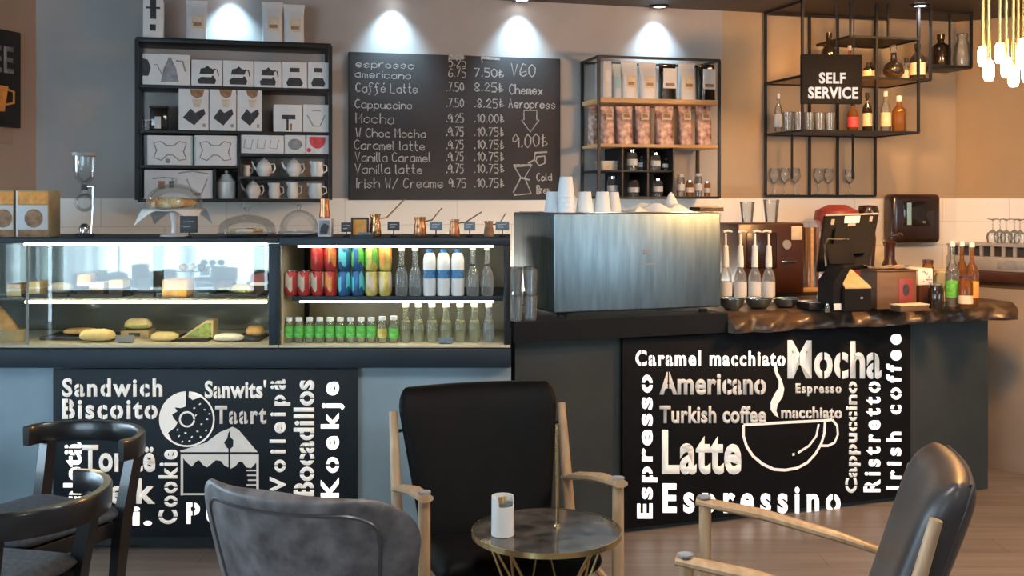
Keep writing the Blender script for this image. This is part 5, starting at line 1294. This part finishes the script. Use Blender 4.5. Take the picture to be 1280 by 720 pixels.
def patch(nm, a0, c0, a1, c1, m, th=.004):
    b = B(); pts = [onq(a0, c0, .0005), onq(a1, c0, .0005), onq(a1, c1, .0005), onq(a0, c1, .0005)]
    f_ = [b.bm.verts.new(p+n_*th) for p in pts]; g_ = [b.bm.verts.new(p) for p in pts]; b.bm.faces.new(f_); b.bm.faces.new(g_[::-1])
    for i in range(4): j = (i+1) % 4; b.bm.faces.new((f_[i], f_[j], g_[j], g_[i]))
    b.build(nm, m, t, smooth=False)
patch('label', .38, .82, .66, .95, M_paper); patch('label_tip', .46, .74, .60, .82, M_greyplastic, .003); patch('screw_cover', .14, .80, .20, .90, M_greyplastic); patch('screw_cover', .84, .84, .89, .93, M_greyplastic)
patch('top_edge', .02, .965, .98, .995, M_greyplastic, .003); patch('back_hump', .22, .22, .84, .72, M_blackboard, .03)
b = B(); b.tube([Mrot @ q3(1046, 318, .0), Mrot @ q3(1035, 350, .03), Mrot @ q3(1030, 376, .03)], [.03, .026, .03], 12); b.build('neck', M_greyplastic, t)
b = B(); b.box(Mrot @ Vector((-.05, .04, .008)), (.2, .17, .016), .005); b.build('base', M_greyplastic, t)
# receipt printer
D_ = 4.94
t = thing('receipt_printer', 'black receipt printer with a beige sloped lid in front of the till', 'printer', (lx(1062, D_), D_, SLAB+.0006), math.radians(12))
k = D_/F
def pz(py): return zat(py, D_)-SLAB
b = B(); b.prism([(-.07, 0), (.07, 0), (.07, pz(358)), (-.07, pz(358))], -.07, .09)
bmesh.ops.bevel(b.bm, geom=list(b.bm.edges), offset=.005, segments=2, affect='EDGES')
b.build('body', M_blackboard, t)
b = B(); b.prism([(-.07, pz(357)), (-.02, pz(333)), (-.055, pz(333)), (-.11, pz(352)), (-.11, .004), (-.0705, .004)], -.05, .09); b.build('side_cover', M_blackboard, t)
b = B(); vs = [(-.06, -.069, pz(357.5)), (.068, -.069, pz(357.5)), (.045, .06, pz(338)), (-.055, .06, pz(338))]
f_ = [b.bm.verts.new(v) for v in vs]; g_ = [b.bm.verts.new((v[0], v[1], v[2]-.008)) for v in vs]; b.bm.faces.new(f_); b.bm.faces.new(g_[::-1])
for i in range(4): j = (i+1) % 4; b.bm.faces.new((f_[i], f_[j], g_[j], g_[i]))
b.build('lid', M_kraft, t)
b = B(); b.box((.0, .085, pz(319)), (.13, .012, .10), .004, Matrix.Rotation(-.35, 4, 'X')); b.build('open_cover', M_blackboard, t)
b = B(); b.tube([(-.078, .07, pz(334)), (-.070, .10, pz(308)), (-.045, .115, pz(300)), (.06, .115, pz(300))], .005, 8); b.build('cover_edge', M_chrome, t)
b = B(); b.box((.02, -.071, pz(371)), (.012, .003, .010), .001); b.build('button', M_greyplastic, t)
b = B(); b.box((-.085, -.052, .022), (.045, .003, .03), .001); b.build('paper_slip', M_paper2, t)
t = thing('card_reader', 'small silver card reader left of the receipt printer', 'card reader', (lx(1012, 5.0), 5.0, SLAB+.0006), .3)
b = B(); b.box((0, 0, .016), (.075, .11, .030), .006); b.build('body', M_black, t)
b = B(); b.box((0, -.02, .0325), (.06, .05, .004), .001); b.build('keypad', M_greyplastic, t)
b = B(); b.box((0, .035, .034), (.062, .03, .006), .001); b.build('screen', M_paper2, t)
t = thing('glass_salt_shaker', 'tiny clear shaker between the card reader and the printer', 'shaker', (lx(1034, 4.85), 4.85, SLAB+.0006))
b = B(); b.lathe([(0, 0), (.010, 0), (.011, .022), (.007, .03), (0, .031)], n=16); b.build('body', M_glassw, t)
b = B(); b.lathe([(0, .0312), (.008, .0312), (.007, .039), (0, .040)], n=16); b.build('cap', M_chrome, t)
# brown box
D_ = 5.07
t = thing('wooden_box', 'brown wooden box with a red emblem beside the receipt printer', 'box', (lx(1110, D_), D_, SLAB+.0006), math.radians(12))
wb = 54/F*D_; hb_ = zat(339, D_-.06)-SLAB
M_boxbrown = mat('dark_oak_box', (.12, .065, .03), .5, var=.2, scale=5, stretch=(1, 1, 6))
b = B(); b.box((0, 0, hb_/2), (wb, .15, hb_), .004); b.build('case', M_boxbrown, t)
b = B(); b.box((.045, -.076, hb_*.48), (.075, .004, hb_*.62), .001); b.build('emblem_plate', M_reddish, t)
b = B(); circ(b, 1, 1, -.0795, .045, hb_*.5, .028, 20, .62); b.build('emblem', M_ink, t, smooth=False)
b = B(); b.box((0, 0, hb_+.003), (wb+.01, .16, .006), .001); b.build('lid', M_boxbrown, t)
zb9 = SLAB+hb_+.0075
for k, (dx, dy, rz, m, w_, lab) in enumerate(((-.055, .0, .2, M_paper, .10, 'white leaflet lying askew on the wooden box, left'), (.02, -.01, -.15, M_paper2, .12, 'white paper sheet on the wooden box, middle'), (.075, .01, .35, M_paper, .10, 'white paper with blue print on the wooden box, right'))):
    t = thing('paper_leaflet', lab, 'paper', cp(0, 0, 0)+Vector((0, 0, 0)), 0, 'papers on the wooden box')
    t.location = Vector((lx(1110, D_), D_, zb9+.004*k))+Matrix.Rotation(.2, 3, 'Z') @ Vector((dx, dy, 0)); t.rotation_euler = (0, 0, rz)
    b = B(); b.grid(lambda a, c: Vector(((a-.5)*w_, (c-.5)*.13, .001+.022*max(0, .45-a)*(1+c) if k == 0 else .001+.004*math.sin(a*6)**2)), 12, 6)
    bmesh.ops.solidify(b.bm, geom=list(b.bm.faces), thickness=.001); b.build('sheet', m, t)
    b = B(); b.grid(lambda a, c: Vector(((a-.5)*w_*.4+.02, (c-.5)*.03-.02, .0035+.004*(math.sin(((a-.5)*.4+.02/w_+.5)*6)**2 if k else 0))), 6, 3); b.build('print', M_bluecan if k == 2 else M_inkred, t)
# white patterned packets, tray, jars
t = thing('napkin_box', 'white patterned napkin box right of the wooden box', 'box', (lx(1148, 5.16), 5.16, SLAB+.0006), CA)
z1_ = zat(357, 5.1)-SLAB; z2_ = zat(336, 5.1)-SLAB
b = B(); b.box((0, 0, z1_/2), (.085, .11, z1_), .003); b.build('holder', M_brown, t)
b = B(); b.box((0, 0, (z1_+z2_)/2), (.088, .10, z2_-z1_), .006); b.build('napkins', M_paper, t)
b = B()
for k in range(14): circ(b, 1, 1, -.0515, random.uniform(-.035, .035), random.uniform(z1_+.01, z2_-.01), .004, 8)
b.build('pattern', M_inkgrey, t, smooth=False)
t = thing('wooden_tray', 'low wooden tray with a pale rim in front of the wooden box', 'tray', (lx(1137, 4.92), 4.92, SLAB+.0006), CA)
b = B(); b.box((0, 0, .013), (.16, .07, .026), .003); b.build('base', M_boxbrown, t)
b = B(); b.box((0, 0, .0285), (.165, .075, .005), .001); b.build('rim', M_inkcream, t)
def counter_jar(label, px, D_, pyt, r, m, capm, group='jars and bottles at the bar end', shape='jar', labm=None, name='glass_jar', cat='jar'):
    t = thing(name, label, cat, (lx(px, D_), D_, SLAB+.0006), 0, group); h = zat(pyt, D_)-SLAB
    if shape == 'jar': prof = [(0, .001), (r*.92, 0), (r, .006), (r, h*.78), (r*.8, h*.88), (r*.8, h*.92), (0, h*.92)]
    else: prof = [(0, .001), (r*.92, 0), (r, .006), (r, h*.50), (r*.8, h*.60), (r*.34, h*.70), (r*.30, h*.94), (0, h*.94)]
    b = B(); b.lathe(prof, n=24); b.build('body', m, t)
    rc = r*.85 if shape == 'jar' else r*.4
    b = B(); b.lathe([(0, h*.925), (rc, h*.925), (rc, h), (0, h)], n=18); b.build('cap', capm, t)
    if labm: b = B(); b.lathe([(r*1.01, h*.14), (r*1.01, h*.40)], n=24); b.build('label', labm, t)
counter_jar('dark jar in a clear holder at the bar end', 1170, 5.03, 354, .035, M_darkglass, M_glassw)
counter_jar('greenish jar behind the dark jar at the bar end', 1177, 5.17, 338, .036, M_glassg, M_kraft, labm=M_inkcream)
counter_jar('brown capped jar with orange filling at the bar end', 1160, 5.25, 325, .03, M_amber, M_brown, labm=M_inkorange)
counter_jar('tall bottle left of the three at the bar end', 1190.5, 5.12, 302, .032, M_glassw, M_paper, shape='b', labm=M_inkgreen, name='juice_bottle', cat='bottle')
counter_jar('tall amber bottle, middle of the three at the bar end', 1202.5, 5.22, 302, .030, M_amber, M_paper, shape='b', labm=M_inkred, name='juice_bottle', cat='bottle')
counter_jar('tall amber bottle, right of the three at the bar end', 1215, 5.10, 303, .031, M_amber, M_paper, shape='b', labm=M_inkorange, name='juice_bottle', cat='bottle')
counter_jar('short brown jar in front of the three tall bottles', 1207, 5.04, 345, .033, M_amber, M_brown, labm=M_inkcream)

# ------------------------------------------------------------------ back counter and machines on it
t = thing('back_counter', 'dark counter running along the tiled back wall behind the bar', 'counter', CL+Wu*1.35, WA)
Lb = (CR-CL).length-2.05
b = B(); b.box((Lb/2, -.275, .44), (Lb, .48, .88), .003); b.build('body', M_bluegrey, t)
b = B(); b.box((Lb/2, -.275, .90), (Lb, .51, .04), .003); b.build('worktop', M_slab, t)
b = B(); b.box((1.55, -.10, .928), (2.7, .03, .014), .002); b.build('light_strip', M_addedstrip, t)  # added strip hidden behind the cases, only there to brighten the tiles
ZC = .9206
def back(name, label, cat, px, d, group=None): return thing(name, label, cat, wp(ws(px, d), d, ZC), WA, group)
D_ = wD(948, .5)
t = back('coffee_grinder_machine', 'brown coffee machine with a round dial behind the syrup bottles', 'coffee machine', 946, .34)
wq = 92/F*wD(946, .5); hq = zat(279, wD(946, .5))-ZC
b = B(); b.box((0, 0, hq/2), (wq, .34, hq), .012); b.build('body', M_brown, t)
b = B(); b.box((wq*.38, -.172, hq*.86), (.065, .006, .075), .002); b.build('label', M_inkcream, t)
b = B(); b.lathe([(0, 0), (.026, 0), (.026, .012), (0, .013)], (wq*.22, -.1705, hq*.70), 24, Matrix.Rotation(PI/2, 4, 'X')); b.build('dial', M_greyplastic, t)
b = B(); b.box((wq*.25, -.178, hq*.46), (.09, .016, .012), .004); b.build('handle', M_chrome, t)
b = B(); b.box((-.06, -.172, hq*.62), (.18, .006, hq*.5), .006); b.build('door', M_dark, t)
zq_ = ZC+hq+.0006
def upcup(label, px, pyt, r, m=M_glassw):
    d = .34; h = zat(pyt, wD(px, d))-zq_
    t = thing('glass_beaker', label, 'glass', wp(ws(px, d), d, zq_), WA, 'glasses on the brown coffee machine')
    b = B(); b.lathe([(0, 0), (r*.7, 0), (r, h), (r*.94, h), (r*.66, .006), (0, .006)], n=22); b.build('body', m, t)
    b = B(); b.lathe([(r*.99, h-.002), (r*1.03, h+.001), (r*.93, h+.001)], n=22); b.build('rim', M_paper, t)
upcup('clear glass on the brown coffee machine, left', 934, 252, .042); upcup('clear glass on the brown coffee machine, right', 964, 249, .046)
t = back('stirrer_rack', 'rack of upright wooden slats between the brown machine and the till', 'rack', 1009, .36)
hq2 = zat(284, wD(1009, .36))-ZC
b = B(); b.box((0, 0, .012), (.15, .08, .024), .003); b.build('base', M_oakshelf, t)
for k in range(4): b = B(); b.box((-.05+.034*k, 0, .024+(hq2-.024)/2), (.018, .05, hq2-.026), .002); b.build('slat', M_boxbrown if k % 2 else M_oakshelf, t)
t = back('red_coffee_grinder', 'dark red coffee grinder half hidden behind the till monitor', 'coffee grinder', 1046, .36)
hq3 = zat(256, wD(1046, .36))-ZC
b = B(); b.box((0, 0, hq3*.3), (.20, .24, hq3*.6), .02); b.build('body', M_reddish, t)
b = B(); b.lathe([(0, hq3*.6), (.06, hq3*.6), (.13, hq3*.82), (.12, hq3*.93), (.05, hq3), (0, hq3)], n=28); b.build('hopper', M_reddish, t)
t = back('pepper_mill', 'dark brown wooden mill with a broad top behind the till monitor', 'mill', 1085, .36)
hq4 = zat(256, wD(1085, .36))-ZC
b = B(); b.lathe([(0, 0), (.05, 0), (.035, hq4*.3), (.045, hq4*.6), (.03, hq4*.8), (0, hq4*.8)], n=24); b.build('body', M_brown, t)
b = B(); b.lathe([(0, hq4*.8), (.045, hq4*.82), (.062, hq4*.92), (.05, hq4*.99), (0, hq4)], n=24); b.build('top', M_dark, t)
t = back('hand_grinder', 'brown hand grinder standing below the towel dispenser', 'grinder', 1112, .36)
hq5 = zat(292, wD(1112, .36))-ZC
b = B(); b.lathe([(0, 0), (.05, 0), (.05, hq5*.4), (.03, hq5*.55), (.03, hq5*.75), (.04, hq5*.85), (0, hq5*.9)], n=24); b.build('body', M_brown, t)
b = B(); b.tube([(0, 0, hq5*.9), (0, 0, hq5*.96), (.06, -.02, hq5*.98)], .006, 8); b.ball((.06, -.02, hq5*.98), .014); b.build('crank', M_dark, t)

# ------------------------------------------------------------------ far right back bar
A_ = Vector((2.40, 5.93, 0)); Bb = Vector((3.30, 4.985, 0)); ang = math.atan2(Bb.y-A_.y, Bb.x-A_.x)
t = thing('bar_cabinet', 'beige bar cabinet with a dark top at the far right', 'cabinet', A_, ang)
Lr = (Bb-A_).length
b = B(); b.box((Lr/2, .30, .485), (Lr, .56, .97), .003); b.build('body', M_beige, t)
b = B(); b.box((Lr/2, .30, 1.031), (Lr+.03, .62, .052), .004); b.build('worktop', M_brown, t)
b = B(); b.box((Lr/2, .30, .987), (Lr-.02, .54, .032), .002); b.build('recessed_rail', M_boxbrown, t)  # brown rail set slightly back under the worktop
def rb(name, label, cat, px, v, z=1.0576, group=None):
    k = (px-640)/F; dx, dy = math.cos(ang), math.sin(ang); nx, ny = -dy, dx
    ox, oy = A_.x+nx*v, A_.y+ny*v; s = (k*oy-ox)/(dx-k*dy)
    return thing(name, label, cat, (ox+dx*s, oy+dy*s, z), ang, group)
t = rb('glass_washer_rack', 'grey slotted glass rack on the dark bar cabinet top', 'rack', 1256, .2)
hr = .145
b = B(); b.box((0, 0, hr*.28), (.50, .34, hr*.54), .006); b.build('base', M_greyplastic, t)
b = B(); b.box((0, 0, hr*.96), (.50, .34, hr*.07), .003); b.build('top_frame', M_greyplastic, t)
for k in range(9): b = B(); b.box((-.235+.0587*k, -.16, hr*.74), (.016, .014, hr*.38)); b.build('slat', M_greyplastic, t)
b = B(); b.box((0, .0, hr*.74), (.46, .28, hr*.36)); b.build('dark_insert', M_ink, t)
b = B(); b.box((.12, -.172, hr*.28), (.18, .005, hr*.32), .002); b.build('drawer_front', M_inkgrey, t)
for k, (px, v) in enumerate(((1241, .2), (1258, .2), (1275, .2), (1250, .3), (1268, .3))):
    t = rb('wine_glass', 'upturned stemmed glass on the grey rack, ' + ('leftmost in front', 'middle of the front three', 'nearest the picture edge', 'rear left', 'rear right')[k], 'glass', px, v, 1.0576+hr+.0006, 'glasses on the grey rack')
    b = B(); b.lathe([(.028, 0), (.034, .03), (.03, .055), (.004, .075), (.004, .125), (.028, .132), (.030, .135), (0, .135)], n=20); b.build('stem_and_bowl', M_glassw, t)
    b = B(); b.lathe([(.0275, .0), (.0287, .0), (.0287, .003), (.0275, .003)], n=20); b.build('rim', M_chrome, t)
# ------------------------------------------------------------------ furniture in front
def cushion(b, wfn, P3, th, nu=28, nv=24, flat=0.):
    """closed pillow: u across, v up; wfn(v) half width; P3(x, v, off) -> point"""
    def e(t): return max(0., 1-abs(t)**8)**.5
    pts_f = []; pts_b = []
    for j in range(nv):
        tv = math.sin((2*j/(nv-1)-1)*PI/2); v = .5+.5*tv
        hw = wfn(v)*(1-.10*abs(tv)**12)
        rf = []; rb_ = []
        for i in range(nu):
            tu = 2*i/(nu-1)-1; tuu = math.sin(tu*PI/2)
            k = th/2*(flat+(1-flat)*e(tuu)*e(tv))
            rf.append(b.bm.verts.new(P3(tuu*hw, v, -k))); rb_.append(b.bm.verts.new(P3(tuu*hw, v, k)))
        pts_f.append(rf); pts_b.append(rb_)
    for pts in (pts_f, pts_b):
        for j in range(nv-1):
            for i in range(nu-1):
                b.bm.faces.new((pts[j][i], pts[j][i+1], pts[j+1][i+1], pts[j+1][i]))
    if flat:
        loop = [(0, i) for i in range(nu)]+[(j, nu-1) for j in range(1, nv)]+[(nv-1, i) for i in range(nu-2, -1, -1)]+[(j, 0) for j in range(nv-2, 0, -1)]
        mids = []
        for j, i in loop:
            f, k = pts_f[j][i].co, pts_b[j][i].co; m = (f+k)/2
            cj, ci = min(max(j, 1), nv-2), min(max(i, 1), nu-2)
            d = m-(pts_f[cj][ci].co+pts_b[cj][ci].co)/2; d = d.normalized() if d.length > 1e-7 else Vector()
            mids.append(b.bm.verts.new(m+d*th*.20))
        for a in range(len(loop)):
            c = (a+1) % len(loop); (j, i), (q, p) = loop[a], loop[c]
            b.bm.faces.new((pts_f[j][i], pts_f[q][p], mids[c], mids[a])); b.bm.faces.new((mids[a], mids[c], pts_b[q][p], pts_b[j][i]))
    bmesh.ops.remove_doubles(b.bm, verts=b.bm.verts, dist=1e-5)
    return b
def shell_chair(label, loc, rot, bow=.10):
    t = thing('leather_shell_chair', label, 'chair', loc, rot)
    for s in (-1, 1):
        b = B(); b.tube([(s*.20, -.22, 0), (s*.215, -.20, .31)], [.014, .02], 12); b.build('leg', M_oak, t)
        b = B(); b.tube([(s*.245, .16, 0), (s*.245, .20, .36), (s*.215, .235, .60)], [.015, .020, .015], 12); b.build('leg', M_oak, t)
    b = B(); b.tube([(-.21, -.20, .285), (.21, -.20, .285), (.235, .19, .285), (-.235, .19, .285)], .014, 8, True); b.build('seat_frame', M_oak, t)
    b = B(); cushion(b, lambda v: .23+.02*v, lambda x, v, o: Vector((x, -.27+.46*v, .375-.05*v-o)), .11); b.build('seat', M_leathergrey, t, ang=75)
    def hw(v): return (.19+.082*min(1, v*1.25)**.8)*(1-.16*max(0, (v-.80)/.20)**2.6)
    def bk(x, v, o):
        return Vector((x-o*.9*(x/.28), .23+.165*v+o*.8-bow*abs(x/.28)**2.2*(.5+.5*v), .33+.475*v))
    b = B(); cushion(b, hw, bk, .072, 36, 28, .6); c = b.build('backrest', M_leathergrey, t, ang=75)
    half = [(hw(v)*.93, v) for v in [.03+.81*i/12 for i in range(12)]]+[(hw(.84)*.93-.075+.075*math.cos(a), .84+.095*math.sin(a)) for a in [i*PI/2/8 for i in range(9)]]
    edge = [bk(-x, v, .0345) for x, v in half]+[bk(x, .935, .0345) for x in [-.15+.3*i/8 for i in range(9)]]+[bk(x, v, .0345) for x, v in half[::-1]]
    b = B(); b.tube(edge, .0045, 6); b.build('piping', M_pipe, c)
    return t
def armchair(label, loc, rot, w=.59, leather=M_leather, bow=.05, arms=True, bth=.085):
    if not arms: return shell_chair(label, loc, rot, w, leather, bow)
    t = thing('lounge_armchair', label, 'armchair', loc, rot, 'leather lounge armchairs')
    hw = w/2
    yb = lambda z: .185+(z-.30)*.27       # raked rear post line
    for s in (-1, 1):
        b = B(); b.tube([(s*hw, -.265, 0), (s*hw, -.26, .30), (s*hw, -.26, .574)], [.014, .0185, .0175], 12); b.build('leg', M_oak, t)
        b = B(); b.tube([(s*hw, .15, 0), (s*hw, yb(.30), .30), (s*hw, yb(.50), .50), (s*hw, yb(.725), .725)], [.014, .019, .018, .015], 12); b.build('leg', M_oak, t)
        b = B(); b.tube([(s*hw, -.285, .585), (s*hw, -.10, .560), (s*hw, .10, .515), (s*hw, .255, .472)], [.020, .024, .022, .015], 10, flat=(1.15, .62)); b.build('armrest', M_oak, t)
        b = B(); b.lathe([(0, 0), (.019, 0), (.019, .005), (0, .006)], (s*hw, -.262, .5955), 16); b.build('cap', M_inkgrey, t)
        b = B(); b.tube([(s*hw, -.26, .245), (s*hw, yb(.27), .27)], .012, 8); b.build('side_rail', M_oak, t)
        b = B(); b.tube([(s*(hw-.01), yb(.66), .66), (s*(hw-.07), yb(.66)+.03, .665)], .006, 8); b.build('bracket', M_black, t)
    b = B(); b.tube([(-hw, -.245, .275), (hw, -.245, .275)], .014, 8); b.build('front_rail', M_oak, t)
    b = B(); b.tube([(-hw, .17, .235), (hw, .17, .235)], .014, 8); b.build('rear_rail', M_oak, t)
    sw = hw-.045
    b = B(); cushion(b, lambda v: sw*(.92+.08*(1-v)), lambda x, v, o: Vector((x, -.285+.47*v, .352-.065*v-o-.006*math.cos(x*8))), .115); b.build('seat', leather, t, ang=75)
    kb = w/.59
    def bk(x, v, o):
        z = .285+.515*v; y = .185+.185*v+o-bow*(x/.27)**2*(.4+.6*v)
        return Vector((x, y, z-.012*(x/.27)**2*0))
    b = B(); cushion(b, lambda v: (.215+.062*min(1, v*1.15))*kb, bk, bth); c = b.build('backrest', leather, t, ang=75)
    edge = []
    for v in [i/14 for i in range(15)]: edge.append(bk(-(.215+.062*min(1, v*1.15))*kb*(1-.10*abs(2*v-1)**12)*.93, v*.97+.015, .036))
    top = [bk(x*.277*kb*.93, .985, .030) for x in [-.9+1.8*i/10 for i in range(11)]]
    edge += top
    for v in [1-i/14 for i in range(15)]: edge.append(bk((.215+.062*min(1, v*1.15))*kb*(1-.10*abs(2*v-1)**12)*.93, v*.97+.015, .036))
    b = B(); b.tube(edge, .0045, 6); b.build('piping', M_pipe, c)
    return t
armchair('black leather armchair with oak arms facing the viewer behind the round table', (-.035, 3.465, 0), math.radians(15.5), .60)
armchair('leather armchair with oak arms at the right, seen from the side', (.735, 2.765, 0), math.radians(-105), .52, M_leatherdark, .03, True, .125)
shell_chair('worn brown leather chair with curved back, seen from behind in front of the counter', (-.358, 2.70, 0), math.radians(156))

# round marble table
tx, ty, tz, tr = .098, 3.05, .515, .212
t = thing('side_table', 'small round dark marble table with brass rim and wire legs', 'table', (tx, ty, 0), 0)
b = B(); b.lathe([(0, tz-.012), (tr-.004, tz-.012), (tr-.004, tz), (0, tz)], n=64); b.build('tabletop', M_marble, t)
b = B(); b.lathe([(tr-.0035, tz-.014), (tr, tz-.014), (tr, tz+.001), (tr-.0035, tz+.001)], n=64); b.build('rim', M_brass, t)
for k in range(5):
    a0 = 2*PI*k/5+.35; a1 = a0+2*PI/10; a2 = a0+2*PI/5
    rt, rm, rb_ = tr-.03, .085, .13
    p_ = lambda r, a, z: (r*math.cos(a), r*math.sin(a), z)
    b = B(); b.tube([p_(rt, a0, tz-.021), p_(rm, a1, .27), p_(rb_, a0, .008)], .0038, 8); b.tube([p_(rt, a2, tz-.021), p_(rm, a1+.02, .27), p_(rb_, a2, .008)], .0038, 8)
    bmesh.ops.remove_doubles(b.bm, verts=b.bm.verts, dist=1e-6); b.build('leg', M_brass, t)
b = B(); b.tube([(.13*math.cos(a), .13*math.sin(a), .005) for a in [i*PI/20 for i in range(40)]], .005, 8, True); b.build('base_ring', M_brass, t)
b = B(); b.tube([(.031, .03, tz+.001), (.031, .03, tz+.29)], .005, 10); b.build('pole', M_brass, t)
b = B(); b.lathe([(0, tz+.0005), (.010, tz+.0005), (.008, tz+.006), (0, tz+.007)], (.031, .03, 0), 14); b.build('pole_collar', M_brass, t)
DT = 3.0
t = thing('sugar_pot', 'white cylindrical sugar pot with a notched top on the round table', 'sugar pot', (lx(628.5, DT), DT, tz+.0015), .2)
rr = 14.5/F*DT; hp = .108
def notch(a, c):
    an = 2*PI*a; hh = hp*(.76 if math.cos(an+1.05) > .45 else 1.0)
    return Vector((rr*(1-.04*c)*math.cos(an), rr*(1-.04*c)*math.sin(an), hh*c))
b = B(); b.grid(notch, 48, 8, True)
bmesh.ops.contextual_create(b.bm, geom=[v for v in b.bm.verts if v.co.z < 1e-6]); bmesh.ops.solidify(b.bm, geom=list(b.bm.faces), thickness=.002); b.build('pot', M_white, t, ang=35)
b = B(); b.cyl((0, 0, .01), rr*.84, hp*.80-.01, 28); b.build('inner_cup', M_steel, t)
for k in range(3): b = B(); b.box((-.008+.008*k, -.006+.004*k, hp*.86), (.012, .003, hp*.24), .0008, Matrix.Rotation(.5*k, 4, 'Z')); b.build('sugar_stick', M_kraft if k else M_inkbrown, t)

# dark barrel back chairs
def barrel_chair(label, loc, rot):
    t = thing('dining_chair', label, 'chair', loc, rot, 'dark barrel back chairs')
    for s in (-1, 1):
        b = B(); b.tube([(s*.175, -.18, 0), (s*.185, -.185, .40)], [.020, .029], 4, flat=(1, 1)); b.build('leg', M_darkwood, t)
        b = B(); b.tube([(s*.18, .15, 0), (s*.195, .185, .40), (s*.208, .225, .612)], [.020, .030, .027], 4); b.build('leg', M_darkwood, t)
    b = B(); b.box((0, 0, .375), (.37, .37, .05), .004); b.build('seat_frame', M_darkwood, t)
    b = B(); cushion(b, lambda v: .20, lambda x, v, o: Vector((x, -.205+.40*v, .425-o)), .055); b.build('seat', M_fabric, t, ang=75)
    arc = []
    for i in range(33):
        a = -1.18+2.36*i/32
        arc.append(Vector((.232*math.sin(a)/math.sin(1.18), .20+.155*(math.cos(a)-math.cos(1.18))/(1-math.cos(1.18)), 0)))
    arc = [Vector((arc[0].x+.004, arc[0].y-.05, 0))]+arc+[Vector((arc[-1].x-.004, arc[-1].y-.05, 0))]
    b = B(); n = len(arc); rings = []
    for i, p in enumerate(arc):
        tt = (arc[min(i+1, n-1)]-arc[max(i-1, 0)]).normalized(); q = Vector((-tt.y, tt.x, 0))
        if q.y < 0 and 3 < i < n-4: q = -q
        ring = []
        for (o, z) in ((-.011, .604), (.011, .604), (.013, .612), (.014, .664), (.010, .671), (-.010, .671), (-.014, .664), (-.013, .612)):
            ring.append(b.bm.verts.new(p+q*o+Vector((0, 0, z))))
        rings.append(ring)
    for A, Bq in zip(rings, rings[1:]):
        for k in range(8): l = (k+1) % 8; b.bm.faces.new((A[k], A[l], Bq[l], Bq[k]))
    b.bm.faces.new(rings[0][::-1]); b.bm.faces.new(rings[-1]); b.build('back_rail', M_darkwood, t, ang=35)
    return t
barrel_chair('dark wooden barrel back chair facing the viewer before the pastry sign', (-1.53, 3.45, 0), math.radians(-28))
barrel_chair('dark wooden barrel back chair nearest the viewer at the left edge', (-1.455, 2.92, 0), math.radians(-102.8))
